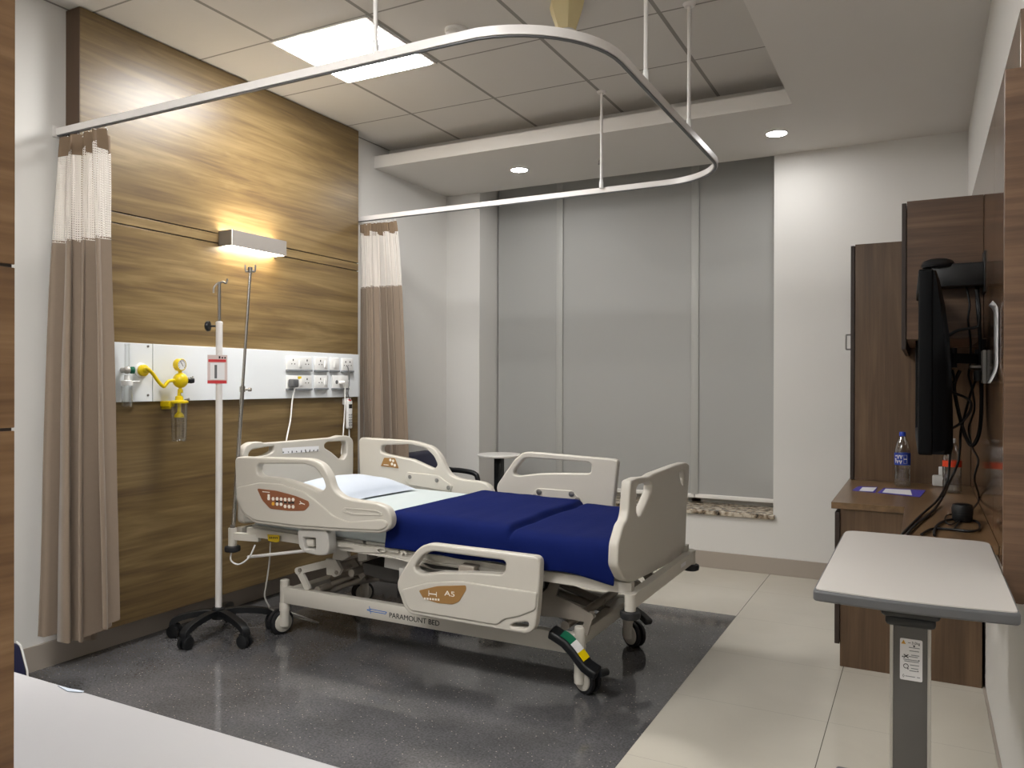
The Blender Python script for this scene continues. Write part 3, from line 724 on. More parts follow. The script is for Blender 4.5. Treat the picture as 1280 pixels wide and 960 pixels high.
lg.bar([(x0+.115, bn-.021, .213), (x0+.108, bn-.021, .202)], .003, .0008, (1, 0, 0)).bar([(x0+.022, bn-.021, .192), (x0+.014, bn-.021, .226)], .003, .0008, (1, 0, 0)).bar([(x0, bn-.021, .208), (x0+.03, bn-.021, .214)], .003, .0008, (0, 0, 1)).bar([(x0, bn-.021, .207), (x0+.03, bn-.021, .202)], .003, .0008, (0, 0, 1))
lg.build('logo', 'blue', base, label='blue long arrow-like logo', smooth=0)
# --- casters
def caster(x, y, nx, ny):
    """swivel castor; (nx, ny) = the way its hub faces"""
    n = Vector((nx, ny, 0)).normalized(); tdir = Vector((-n.y, n.x, 0)); o = Vector((x, y, 0))
    st = B().cyl((x, y, .05), (x, y, .168), .024).lathe((x, y, .125), [(.0265, 0), (.0265, .04), (.024, .043)])
    wc = o - n*.038 + Vector((0, 0, .0625))
    st.cyl(o+Vector((0, 0, .0625)), wc, .018)
    c = st.build('caster', 'frame', bed)
    wb_ = B()
    for s in (-1, 1): wb_.lathe(wc+n*(s*.016-.011), [(.050, 0), (.0605, .003), (.0625, .008), (.0625, .014), (.0605, .019), (.050, .022)], 32, axis=n)
    wb_.build('wheel', 'rubber', c)
    for s in (-1, 1): B().lathe(wc+n*(s*.024), [(.049, 0), (.046, .008), (.030, .012)], 32, axis=n*s).build('wheel_cover', 'plastic', c)
    return c
caster(-2.862, bn, 1, -.25); c_nf = caster(-1.245, bn, -.45, -.9); c_ff = caster(-1.262, bf, -.5, -.86); caster(-2.862, bf, .8, -.6)
# brake pedals

yb_ = 2.93
pedal_pts = PY([(689, 789), (696, 793), (708, 801), (718, 812), (726, 823), (733, 832), (741, 838), (748, 842)], yb_)
pe = B().bar(pedal_pts, .06, .040, (0.25, 1, .25)).build('brake_pedal', 'black', c_nf, label='long black brake pedal', smooth=50)
bvm = pe.modifiers.new('bevel', 'BEVEL'); bvm.width = .009; bvm.segments = 3
def strip(pts, w, lift, m, nm, par, side=(.25, 1, .25)):
    q = [p+Vector((0.004, -.018, .013))*lift for p in pts]; return B().bar(q, w, .004, side).build(nm, m, par)
nrm = Vector((.45, -.25, .86))
seg = catmull([Vector(p) for p in pedal_pts], 6)
def sticker(i0, i1, m, nm):
    q = [p+Vector((.0155, -.006, .017)) for p in seg[i0:i1]]
    return B().bar(q, .040, .003, (.25, 1, .25)).build(nm, m, pe)
sticker(8, 16, 'green', 'green_sticker'); sticker(15, 22, 'paper', 'white_sticker'); sticker(21, 28, 'yellow', 'yellow_sticker')
B().cyl(pedal_pts[-1]+Vector((0, 0, 0)), pedal_pts[-1]+Vector((.01, .06, -.01)), .016).build('pedal_hinge', 'black', c_nf)
pf = [Vector((-1.262, bf+.0, .150)), Vector((-1.20, bf-.01, .145)), Vector((-1.13, bf-.03, .105)), Vector((-1.09, bf-.04, .075))]
pf = [aty(780, 762, 3.5), aty(795, 764, 3.5), aty(803, 770, 3.48), aty(812, 779, 3.46)]
p_ = B().bar(pf, .045, .026, (0.1, 1, .1)).build('brake_pedal', 'black', c_ff, smooth=50)
bvm = p_.modifiers.new('bevel', 'BEVEL'); bvm.width = .008; bvm.segments = 3
# --- upper frame, slightly inclined: head end a little higher
def zf(x): return .531 - .018*(x+2.0)           # top of the long rails
un, uf = 2.90, 3.70
b = B()
for y in (un, uf): b.bar([(-3.02, y, zf(-3.02)-.022), (-.99, y, zf(-.99)-.022)], .042, .035, (0, 0, 1))
for x in (-2.6, -2.0, -1.5): b.bar([(x, un, zf(x)-.022), (x, uf, zf(x)-.022)], .04, .035, (0, 0, 1))
fx = -.985
b.bar([(fx, 2.86, .452), (fx, 3.72, .452)], .055, .035, (0, 0, 1))
b.bar([(-3.09, 2.90, zf(-3.09)-.03), (-3.09, 3.72, zf(-3.09)-.03)], .04, .035, (0, 0, 1))
for y in (2.855, 3.735): b.cyl((fx, y, .415), (fx, y, .478), .022).lathe((fx, y, .476), [(.024, 0), (.024, .006)]); b.cyl((-3.09, y, .455), (-3.09, y, .545), .021)
b.bar([(-3.09, 2.855, .505), (-2.95, 2.90, .50)], .035, .03, (0, 0, 1)).bar([(-3.09, 3.735, .505), (-2.95, 3.70, .50)], .035, .03, (0, 0, 1))
uframe = b.build('upper_frame', 'frame', bed)
B().box(fx+.0175, fx+.0182, 3.50, 3.58, .445, .462).build('label_sticker', 'paper', uframe)
for x, y, z in ((fx, 2.855, .385), (fx, 3.735, .385), (-3.09, 2.855, .425), (-3.09, 3.735, .425)):
    B().lathe((x, y, z), [(.030, 0), (.038, .004), (.040, .015), (.038, .027), (.028, .031)], 28).build('bumper', 'rubber', bed)
# hook plate along the near edge of the frame
hp = PY([(420, 677), (440, 680), (470, 685), (515, 692), (523, 697), (540, 703), (600, 709), (680, 719), (680, 727), (600, 717), (540, 712), (516, 699), (500, 700), (478, 693), (445, 691), (440, 684), (420, 684)], 2.868)
holes = [PY([(473, 684.5), (479, 684), (482, 688), (480, 690.5), (476, 688), (474.5, 691), (471.5, 689)], 2.868), PY([(485, 686.5), (497, 688.5), (497, 691), (485, 689)], 2.868), PY([(500.5, 689), (505, 687.8), (508.5, 691), (507, 693), (504, 690.5), (501.5, 694)], 2.868)]
B().add(slab(hp, holes, 'y', 2.868, 2.876, .001, .004, .004)).build('hook_plate', 'frame', bed)
# deck panels under the mattress
dk = B()
for x0, x1 in ((-3.0, -2.3), (-2.28, -1.98), (-1.96, -1.55), (-1.53, -1.06)):
    z0, z1 = zf(x0), zf(x1)
    dk.bar([(x0, 3.30, z0+.006), (x1, 3.30, z1+.006)], .80, .011, (0, 1, 0))
dk.build('mattress_deck', 'plastic2', bed)
# white control box and dark trough below the deck
B().box(-2.10, -1.82, 2.905, 3.05, .385, .445, .006).build('control_box', 'plastic2', bed)
B().box(-2.30, -1.95, 3.02, 3.55, .33, .41, .008).build('cable_trough', 'dark_mech', bed)
B().box(-1.75, -1.42, 2.93, 3.02, .41, .462, .006).box(-1.9, -1.55, 3.05, 3.2, .40, .45, .006).build('actuator_cover', 'dark_mech', bed)
B().add(slab(PY([(481, 694), (514, 700), (513, 716), (480, 709)], 2.93), [], 'y', 2.93, 2.95, .002, .004)).build('side_plate', 'plastic2', bed)
B().add(slab(PY([(452, 703), (506, 714), (506, 729), (484, 727), (455, 718)], 3.0), [], 'y', 3.0, 3.3, .004, .006)).build('motor_tray', 'dark_mech', bed)
B().add(slab(PY([(418, 682), (432, 684), (436, 696), (428, 701), (415, 699)], 2.95), [], 'y', 2.95, 2.97, .003, .006)).build('pivot_bracket', 'frame', bed)
B().add(slab(PY([(446, 686), (458, 688), (459, 700), (448, 702)], 3.0), [], 'y', 3.0, 3.02, .003, .006)).build('pivot_bracket', 'frame', bed)
for q in (((395, 738), (444, 719)), ((404, 742), (458, 722)), ((424, 706), (470, 694))):
    a_, b_ = PY(q, 3.10); B().cyl(a_, b_, .013).build('lift_rod', 'frame_dark', bed)
a_, b_ = PY(((441, 700), (455, 722)), 3.08); B().bar([a_, b_], .035, .012, (1, 0, 0)).build('rocker_plate', 'frame_dark', bed)
# --- lift linkages
def linkage(y, off):
    lb = B()
    A = PY([(374, 713)], y)[0]; Bq = PY([(415, 703)], y)[0]; Cq = PY([(420, 716)], y)[0]; D = PY([(386, 737)], y)[0]
    lb.bar([A, Bq], .035, .014, (0, 0, 1)).bar([A, D], .035, .014, (1, 0, 0))
    for p in (A, Cq): lb.cyl(p+Vector((0, -.014, 0)), p+Vector((0, .014, 0)), .017)
    pts = PY([(409, 698), (421, 699), (428, 712), (424, 719), (410, 718)], y); lb.prism([p-Vector((0, .01, 0)) for p in pts], (0, .02, 0))
    return lb
LN = [linkage(2.985, 0).build('lift_arm', 'frame', bed)]
o2 = LN[0].copy(); C.objects.link(o2); o2.parent = bed; o2.location.y += .60; WL[o2.name] = WL[bed.name]
for p in PY([(374, 713), (420, 716)], 2.97): B().cyl(p+Vector((0, 0, 0)), p+Vector((0, .008, 0)), .010).build('pivot_bolt', 'frame_dark', LN[0])
fl = B(); yl = 2.985
fl.prism(PY([(672, 748), (684, 735), (690, 722), (700, 724), (694, 745), (712, 752), (736, 766), (740, 774), (733, 778), (700, 772), (676, 770)], yl), (0, .016, 0))
fl.bar(PY([(737, 771), (731, 792)], yl), .03, .014, (1, 0, 0))
q = PY([(737, 771)], yl-.008)[0]; fl.cyl(q, q+Vector((0, .03, 0)), .016)
f1 = fl.build('lift_arm', 'frame_dark', bed)
o2 = f1.copy(); C.objects.link(o2); o2.parent = bed; o2.location.y += .58; WL[o2.name] = WL[bed.name]
for (xa, za), (xb, zb_) in (((-2.72, .26), (-2.30, .40)), ((-2.62, .25), (-2.16, .37)), ((-1.85, .42), (-1.30, .26)), ((-1.78, .33), (-1.28, .23))):
    for y in (3.18, 3.42): B().cyl((xa, y, za), (xb, y, zb_), .018).build('lift_tube', 'frame_dark', bed)
for x, z in ((-2.45, .36), (-2.66, .25), (-1.62, .36), (-1.32, .27)): B().cyl((x, 3.0, z), (x, 3.6, z), .019).build('cross_tube', 'frame_dark', bed)
B().cyl((-2.1, 3.30, .30), (-1.62, 3.30, .34), .035).box(-1.66, -1.50, 3.25, 3.35, .28, .40, .012).build('lift_actuator', 'dark_mech', bed)
B().bar(PY([(655, 706), (664, 712), (668, 725), (670, 745)], 3.2), .05, .03, (0, 1, 0)).bar([(-1.42, 3.62, .43), (-1.2, 3.62, .42), (-1.14, 3.62, .34)], .05, .02, (0, 0, 1)).build('lift_bracket', 'frame_dark', bed)
# --- headboard and footboard
HX = -3.05
ho = PX([(304, 568), (306, 559), (314, 553), (327, 552), (331, 554), (418, 547), (426, 544), (437, 545), (442, 550), (442, 578), (441, 640), (304, 655)], HX)
hh = [PX([(311, 567), (315, 562), (343, 557), (343, 564), (334, 569), (316, 573), (311, 572)], HX),
      PX([(405.5, 556), (409, 552.5), (432, 551), (434, 555), (434, 568), (430, 574), (424, 573.5), (415, 565.5), (406, 560)], HX)]
hb = B().add(slab(ho, hh, 'x', HX-.045, HX, .007, .03, .012)).build('headboard', 'plastic', bed)
stp = PX([(352.5, 560), (398.5, 557.5), (398.5, 563.5), (353.5, 567.5)], HX+.0012)
stk = B().prism(stp, (.0006, 0, 0)).build('paper_strip', 'paper', hb, label='white paper strip with black marks', smooth=0)
mk = B(); rnd = random.Random(2)
for k in range(9):
    f = k/8; p = stp[0]*(1-f)+stp[1]*f; p = p+Vector((.001, .012*(1-2*f), -.024)); h = rnd.choice((.006, .012, .018))
    mk.bar([p+Vector((0, rnd.uniform(-.006, .006), -h/2)), p+Vector((0, rnd.uniform(-.006, .006), h/2))], .006, .0008, (0, 1, 0))
mk.build('ink_marks', 'ink', stk, smooth=0)
FX = -1.0
fo = PX([(786, 640), (788, 610), (789, 601), (798, 597), (812, 596), (817, 592), (846, 581), (857, 578), (862, 580), (861, 612), (859, 628), (857, 684), (852, 692), (839, 704), (790, 729), (780, 725), (772, 708), (773, 680), (780, 655), (784, 650)], FX)
fh = [PX([(796, 640), (796, 611), (799, 606), (812, 602.5), (815.5, 606), (815, 614), (802, 644), (798, 645.5)], FX),
      PX([(849, 592), (851, 589.5), (854.5, 588.5), (855.5, 592), (855, 608), (852, 604)], FX)]
ftb = B().add(slab(fo, fh, 'x', FX-.04, FX, .008, .02, .008)).build('footboard', 'plastic', bed)
# --- side rails
def rail(outer, holes, y0, y1, relief=None, r=.03):
    o = B().add(slab(outer, holes, 'y', y0, y1, .0085, r, .02)).build('side_rail', 'plastic', bed)
    return o
# near head rail
no = PY([(293, 571), (340, 572), (388, 573.5), (402, 580), (411, 594), (416, 612), (428, 622), (448, 626), (470, 629), (484, 635), (489.5, 647), (488, 660), (477, 667), (430, 665), (370, 661), (318, 654.5), (304, 645), (295, 628)], YN)
nh = [PY([(321, 583), (324, 580), (380, 580), (394, 585), (403, 597), (407, 609), (402, 614), (397, 614), (385, 608.5), (355, 599), (326, 595.5), (321, 592)], YN)]
rn = rail(no, nh, YN, YN+.045)
B().add(slab(PY([(296, 609), (325, 603), (352, 605), (382, 615), (402, 631), (418, 645), (436, 652), (478, 649), (485, 652), (484, 659), (476, 663), (430, 661), (370, 657), (319, 650.5), (306, 642), (298, 627)], YN), [], 'y', YN-.007, YN+.01, .006, .02)).build('raised_face', 'plastic', rn)
B().add(slab(PY([(430, 634), (470, 637.5), (478, 641), (478, 645), (440, 644), (428, 640)], YN), [PY([(434, 636.5), (468, 639.5), (474, 641.5), (474, 642.8), (442, 641.5), (433, 638.5)], YN)], 'y', YN-.004, YN+.01, .003, .012, .01)).build('arm_recess_rim', 'plastic', rn)
bd = B().add(slab(PY([(321.5, 610.5), (346, 613.5), (370, 620), (386, 626.5), (387, 632), (381, 638.5), (362, 638.5), (338, 636), (328, 625)], YN-.007), [], 'y', YN-.0095, YN-.006, .001, .012)).build('control_badge', 'badge', rn, label='copper brown control badge with small buttons')
btn = B()
for px, py in ((336, 623), (341.5, 623.5), (346.5, 623.5), (351.5, 624), (356.5, 624.3), (361.5, 624.5), (366.5, 624.5), (346.5, 630), (351.5, 630.3), (356.5, 633), (361.5, 633.3), (366.5, 633.5)):
    p = aty(px, py, YN-.0095); B().lathe(p, [(.0085, 0), (.0085, .0015), (.006, .0018)], 14, axis=(0, -1, 0)).build('button', 'badgewhite', bd)
p = aty(336, 621.5, YN-.0095); btn.box(p.x-.007, p.x+.007, p.y-.0015, p.y, p.z-.014, p.z+.014, .001)
q = PY([(374, 630), (378, 629)], YN-.0105); btn.bar([q[0], q[1]], .004, .001, (0, 0, 1)); q = PY([(375, 626.5), (376.5, 629), (381, 630.5)], YN-.0105); btn.bar(q, .004, .001, (0, 0, 1))
q = PY([(328, 614.5), (337, 615.5)], YN-.0105); btn.bar(q, .004, .001, (0, 0, 1))
btn.build('printed_symbols', 'badgewhite', bd)
p = aty(341.5, 629.7, YN-.0095); B().lathe(p, [(.009, 0), (.009, .0015), (.006, .0018)], 14, axis=(0, -1, 0)).build('amber_button', 'amber', bd)
sb = B()
for px, py in ((346.5, 627), (351.5, 627.3), (357, 628), (362, 628.5), (366, 628.3)):
    p = aty(px, py, YN-.0095); sb.box(p.x-.009, p.x+.009, p.y-.001, p.y, p.z-.004, p.z+.004)
sb.build('dark_symbols', 'ink', bd, smooth=0)
# near foot rail, folded down
go = PY([(527, 682), (538, 679.5), (675, 696.5), (674, 730), (671, 768), (668, 787), (659, 793), (636, 789.5), (512, 768), (505, 760), (494.5, 730), (502, 715), (518, 690)], YN)
gh = [PY([(523, 700), (530, 692.5), (540, 689), (629, 700.5), (632, 704), (631, 714), (627, 718), (585, 715.5), (550, 715.5), (527, 718), (519, 713), (518, 708)], YN),
      PY([(638, 782), (643, 779), (657, 777.5), (660.5, 779), (660, 784), (656, 786), (640, 784)], YN)]
rg = rail(go, gh, YN, YN+.045)
B().add(slab(PY([(502, 737), (535, 728), (575, 726), (620, 733), (672, 740), (670, 762), (650, 770), (630, 774), (622, 781), (514, 763), (509, 757)], YN), [], 'y', YN-.007, YN+.01, .006, .014)).build('raised_face', 'plastic', rg)
bd2 = B().add(slab(PY([(523.5, 738), (547, 732.5), (582.5, 731.5), (583, 737), (574, 752), (566, 755.5), (548, 753.8), (530, 748.5)], YN-.007), [], 'y', YN-.0095, YN-.006, .001, .01)).build('name_badge', 'badge2', rg, label='bronze badge marked A5 with a bed symbol')
p = aty(555.5, 744.2, YN-.0097); B().add(text_on_y('A5', .030, p.x, p.y, p.z, 1.5)).build('lettering', 'badgewhite', bd2, smooth=0)
q = PY([(536, 738), (536, 745)], YN-.0101); sy = B().bar(q, .0028, .0008, (1, 0, 0))
sy.bar(PY([(536, 742), (545.5, 743.2)], YN-.0101), .0045, .0008, (0, 0, 1)).bar(PY([(545.5, 740), (545.5, 746)], YN-.0101), .0028, .0008, (1, 0, 0))
for k in range(6): sy.bar(PY([(530+k*3.4, 748+.3*k), (532.2+k*3.4, 748.3+.3*k)], YN-.0101), .008, .0008, (0, 0, 1))
sy.build('bed_symbol', 'badgewhite', bd2, smooth=0)
# far head rail
YI = 3.762
ro = PY([(448, 551), (451, 547), (515, 551), (540, 558.5), (550, 570), (556, 584), (562, 594), (574, 599), (602, 602.5), (611, 607), (616, 617), (616, 632), (608, 640), (520, 640), (470, 632), (452, 615), (449, 590)], YI)
rh = [PY([(475.5, 560), (478, 556.5), (512, 555.2), (532, 560.5), (542, 570), (547, 581), (543, 586), (538, 585), (515, 574.5), (482, 567.8), (476, 565)], YI)]
ra = rail(ro, rh, YI, YI+.045)
B().add(slab(PY([(480.5, 572), (494, 572.6), (498.7, 585.5), (476.3, 582.4)], YI), [], 'y', YI-.004, YI, .001, .006)).build('control_badge', 'badge2', ra, label='small bronze control badge')
dm = B()
for px, py in ((488, 575), (491.5, 576), (490, 580), (493.5, 581.5)):
    p = aty(px, py, YI-.004); dm.lathe(p, [(.008, 0), (.008, .0015)], 12, axis=(0, -1, 0))
dm.bar(PY([(479.5, 580.8), (485.5, 581.3)], YI-.0045), .004, .001, (0, 0, 1)); dm.build('buttons', 'badgewhite', ra)
br = B().add(slab(PY([(510, 590), (548, 594), (553, 598), (566, 607), (563, 615), (512, 606), (506, 600)], YI), [], 'y', YI-.008, YI+.002, .003, .008)).build('rail_bracket', 'plastic', ra)
bb = B()
for px, py in ((512.5, 596), (546, 600.5), (560.5, 609.5)): bb.lathe(aty(px, py, YI-.008), [(.012, 0), (.012, .003), (.007, .005)], 14, axis=(0, -1, 0))
bb.build('bolts', 'steel', br)
# far foot rail, raised
ko = PY([(642, 575), (653, 565.5), (662, 565), (772.5, 574.5), (769, 606), (765, 650), (760, 664), (640, 652), (626, 632), (619.5, 608)], YI)
kh = [PY([(642, 588), (654, 573.3), (662, 572.5), (735, 578), (739, 581), (738.5, 590), (735, 592), (702, 591.5), (673, 592), (648, 595), (642, 593)], YI)]
rk = rail(ko, kh, YI, YI+.045)
br = B().add(slab(PY([(672, 610), (716, 613.5), (727, 626), (720, 640), (668, 636), (663, 620)], YI), [], 'y', YI-.008, YI+.002, .003, .012)).build('rail_bracket', 'plastic', rk)
bb = B()
for px, py in ((674, 615), (714.5, 617.5), (669, 621), (722, 625)): bb.lathe(aty(px, py, YI-.008), [(.016, 0), (.016, .003), (.009, .005)], 14, axis=(0, -1, 0))
bb.build('bolts', 'steel', br)
# rail latch box and yellow tag below the near head rail
lb = B().add(slab(PY([(371, 662), (409, 663), (411, 685), (409, 694), (398, 695), (380, 691), (373, 684)], 2.80), [PY([(379, 672), (394, 673), (394, 687), (381, 686)], 2.80)], 'y', 2.80, 2.86, .008, .02, .006))
lt_ = lb.build('rail_latch', 'plastic2', bed)
B().box(aty(380, 680, 2.83).x, aty(394, 680, 2.83).x, 2.82, 2.845, aty(380, 680, 2.83).z-.006, aty(380, 680, 2.83).z+.030, .004).build('release_lever', 'plastic', lt_)
yt = B().add(slab(PY([(334, 668), (349, 669), (349, 677), (345, 678), (335, 676)], 2.865), [], 'y', 2.865, 2.868, .0008, .004)).build('warning_tag', 'yellowtag', bed, label='yellow tag with dark print')
mk = B()
for k in range(5): mk.bar(PY([(337+2.2*k, 671), (337.8+2.2*k, 673.5)], 2.8645), .006, .0006, (1, 0, 0))
mk.build('print', 'ink', yt, smooth=0)
for x in (-2.75, -2.25): B().box(x-.03, x+.03, 3.70, 3.765, .50, .58, .006).build('rail_support', 'frame', bed)
for y0, y1 in ((2.829, 2.885), (3.715, 3.762)): B().box(-1.74, -1.66, y0, y1, .40, .512, .006).build('rail_support', 'frame_dark', bed)
# wire loop at the head corner
B().tube([Vector((-3.09, 2.85, .43)), Vector((-3.085, 2.84, .385)), Vector((-3.03, 2.84, .37)), Vector((-2.97, 2.85, .41)), Vector((-2.95, 2.87, .47))], .004, 8).build('wire_loop', 'whitepl', bed)
B().tube([Vector((-3.03, 2.90, .395)), Vector((-2.6, 2.90, .475))], .008, 8, smooth=False).build('drainage_rod', 'whitemetal', bed)
t = thing('mains_cable', (-2.85, 2.93, 0.0), 'pale grey mains cable hanging from the bed head to the floor', 'cable')
B().tube(PY([(338, 678), (337, 700), (333, 730), (331, 745)], 2.93)+[aty(336, 757, 2.95), aty(344, 764, 3.0), Vector((-2.83, 3.2, .01)), Vector((-3.2, 3.3, .008))], .004, 8).build('cable', 'plastic2', t)

# ------------------------------------------------------------------ mattress, blanket, pillow
MX0, MX1, MY0, MY1 = -2.99, -1.055, 2.875, 3.735
def mz(x): return .668 - .018*(x+2.0)      # top surface
me = B().box(MX0, MX1, MY0, MY1, 0, 1, 0)
bm = me.bm
bmesh.ops.subdivide_edges(bm, edges=[e for e in bm.edges if abs(e.verts[0].co.x-e.verts[1].co.x) > .5], cuts=40)
for v in bm.verts: v.co.z = mz(v.co.x) if v.co.z > .5 else mz(v.co.x)-.125
mo = me.build('mattress', 'sheet', origin=(-2.02, 3.305, .54))
tag(mo, 'white sheeted mattress on the hospital bed', 'mattress')
bv = mo.modifiers.new('bevel', 'BEVEL'); bv.width = .035; bv.segments = 5; bv.limit_method = 'ANGLE'
# blanket
BX0, BX1 = -2.12, -1.048
prof = [(3.742, -.09), (3.745, -.05), (3.742, -.018), (3.730, -.002), (3.70, .009)]
prof += [(3.70-.05*k, .010) for k in range(1, 16)]
prof += [(2.915, .010), (2.89, .003), (2.872, -.012), (2.863, -.035), (2.859, -.06), (2.856, -.085), (2.854, -.11), (2.853, -.128)]
bm = bmesh.new(); g = []; NXB = 180
for i in range(NXB+1):
    u = i/NXB; row = []
    for j, (y, dz) in enumerate(prof):
        v = j/(len(prof)-1)
        x = BX0 + (BX1-BX0)*u
        edge = .012*noise.noise(Vector((v*4, 2, 1)))+.02*math.sin(v*5)*(1-u)
        x += edge*(1-u)
        dd = dz
        fold = -1.535 + .02*(3.3-y) + .012*noise.noise(Vector((y*6, 0, 4)))
        top = max(0, min(1, (dz+.05)/.05))
        step = 1/(1+math.exp(-(fold-x)/.004))       # 1 on the head side of the fold
        dip = math.exp(-((x-fold-.012)/.014)**2)
        dd += top*(.018*step - .012*dip)
        n = noise.noise(Vector((x*5, y*4, .3)))*.005 + noise.noise(Vector((x*14, y*3, 2.3)))*.0025
        dd += n*top
        yy = y - (1-top)*.010*noise.noise(Vector((x*7, 0, dz*8))) if y < 3.3 else y
        if j == len(prof)-1: dd += .012*noise.noise(Vector((x*6, 5, 0))) - .022*max(0, u-.86)/.14
        if u > .97: dd -= .012*((u-.97)/.03)*top
        row.append(bm.verts.new((x, yy, mz(x)+dd)))
    g.append(row)
for i in range(NXB):
    for j in range(len(prof)-1): bm.faces.new((g[i][j], g[i+1][j], g[i+1][j+1], g[i][j+1]))
bmesh.ops.recalc_face_normals(bm, faces=bm.faces)
mb_ = bpy.data.meshes.new('blanket'); bm.to_mesh(mb_); bm.free()
bo = link_mesh('blanket', mb_, 'blanket', origin=(-1.58, 3.3, .54), smooth=180)
so = bo.modifiers.new('thick', 'SOLIDIFY'); so.thickness = .009; so.offset = 0
ss = bo.modifiers.new('sub', 'SUBSURF'); ss.levels = 1; ss.render_levels = 1
tag(bo, 'navy blue fleece blanket spread over the foot half of the bed', 'blanket')
# pillow
PXC, PYC, PZC = -2.75, 3.32, mz(-2.75)
hx, hy, hz = .22, .33, .105
bm = bmesh.new(); n = 28; top = []; bot = []
for i in range(n+1):
    a, b2 = [], []
    for j in range(n+1):
        u = i/n*2-1; v = j/n*2-1
        cu = (1-abs(u)**2.6)**.6 if abs(u) < 1 else 0; cv = (1-abs(v)**2.6)**.6 if abs(v) < 1 else 0
        h = hz*cu*cv
        px_ = hx*u*(1-.05*(1-abs(v))*abs(u)); py_ = hy*v*(1-.04*(1-abs(u)))
        w = .006*noise.noise(Vector((u*2.4, v*2.4, 8)))*cu*cv
        a.append(bm.verts.new((px_, py_, .006+h*.82+w))); b2.append(bm.verts.new((px_, py_, .006-h*.05)))
    top.append(a); bot.append(b2)
for i in range(n):
    for j in range(n):
        bm.faces.new((top[i][j], top[i+1][j], top[i+1][j+1], top[i][j+1])); bm.faces.new((bot[i][j], bot[i][j+1], bot[i+1][j+1], bot[i+1][j]))
for i in range(n):
    for (A, Bb) in ((top, bot),):
        bm.faces.new((A[i][0], Bb[i][0], Bb[i+1][0], A[i+1][0])); bm.faces.new((A[i+1][n], Bb[i+1][n], Bb[i][n], A[i][n]))
        bm.faces.new((A[0][i+1], Bb[0][i+1], Bb[0][i], A[0][i])); bm.faces.new((A[n][i], Bb[n][i], Bb[n][i+1], A[n][i+1]))
bmesh.ops.recalc_face_normals(bm, faces=bm.faces)
bm.transform(Matrix.Translation((PXC, PYC, PZC+.004)) @ Matrix.Rotation(math.radians(-3), 4, 'Z') @ Matrix.Rotation(math.radians(1.2), 4, 'Y'))
mp_ = bpy.data.meshes.new('pillow'); bm.to_mesh(mp_); bm.free()
po = link_mesh('pillow', mp_, 'pillow', origin=(PXC, PYC, PZC), smooth=180); tag(po, 'white pillow lying at the head of the bed', 'pillow')

# ------------------------------------------------------------------ IV stand on five castors
ix, iy = -3.16, 2.83
def r2(px, py): q = atz(px, py, 0); return (q.x, q.y)
t = thing('iv_stand', (ix, iy, 0), 'white IV stand on a black five-legged castor base beside the curtain', 'IV stand')
B().lathe((ix, iy, .085), [(.034, 0), (.036, .01), (.034, .05), (.026, .058)]).build('base_hub', 'black', t)
ends = [(-3.385+.06, 2.70), (-3.125, 2.60), (-2.90, 2.755), (-3.0, 3.03), (-3.29, 3.02)]
for ex, ey in ends:
    d = Vector((ex-ix, ey-iy, 0)); L = d.length; d.normalize()
    pts = [Vector((ix, iy, .115))+d*.02, Vector((ix, iy, .118))+d*L*.35, Vector((ix, iy, .105))+d*L*.75, Vector((ix, iy, .085))+d*L, Vector((ix, iy, .062))+d*(L+.008)]
    lg_ = B().bar(catmull(pts, 4), .036, .03, d.cross(Vector((0, 0, 1)))).build('leg', 'black', t, smooth=50)
    bvm = lg_.modifiers.new('bevel', 'BEVEL'); bvm.width = .007; bvm.segments = 2
    e = Vector((ix, iy, 0))+d*L; wd = Vector((math.cos(ex*7), math.sin(ex*7), 0))
    cb = B()
    for s in (-1, 1): cb.lathe(e+Vector((0, 0, .032))+wd*(s*.016-.011), [(.022, 0), (.031, .003), (.032, .011), (.031, .019), (.022, .022)], 20, axis=wd)
    cb.cyl(e+Vector((0, 0, .03)), e+Vector((0, 0, .075)), .009).box(e.x-.022, e.x+.022, e.y-.022, e.y+.022, .036, .072, .010).build('castor', 'black', lg_)
B().cyl((ix, iy, .13), (ix, iy, 1.578), .0165).lathe((ix, iy, 1.574), [(.0175, 0), (.0175, .012), (.012, .016)]).build('pole', 'whitemetal', t)
rod = B().cyl((ix, iy, 1.55), (ix, iy, 1.79), .0075).build('inner_rod', 'steel', t)
z = 1.785
dv = CR.copy(); dv.z = 0; dv.normalize()
for s in (-1, 1):
    o = Vector((ix, iy, z)); d = (dv*.75+Vector((-.2, .5, 0)))*s
    d.normalize()
    B().tube([o, o+d*.018+Vector((0, 0, .006*s)), o+d*.034+Vector((0, 0, .002)), o+d*.040+Vector((0, 0, .024 if s > 0 else -.03))] if s > 0 else [o, o+d*.014-Vector((0, 0, .008)), o+d*.026-Vector((0, 0, .026)), o+d*.028-Vector((0, 0, .052))], .005, 8).build('hook', 'steel', t)
k0 = Vector((ix, iy, 1.566)); kd = -dv
B().cyl(k0+kd*.015, k0+kd*.045, .005).lathe(k0+kd*.045, [(.012, 0), (.026, .004), (.028, .014), (.022, .022)], 10, axis=kd).build('clamp_knob', 'black', t)
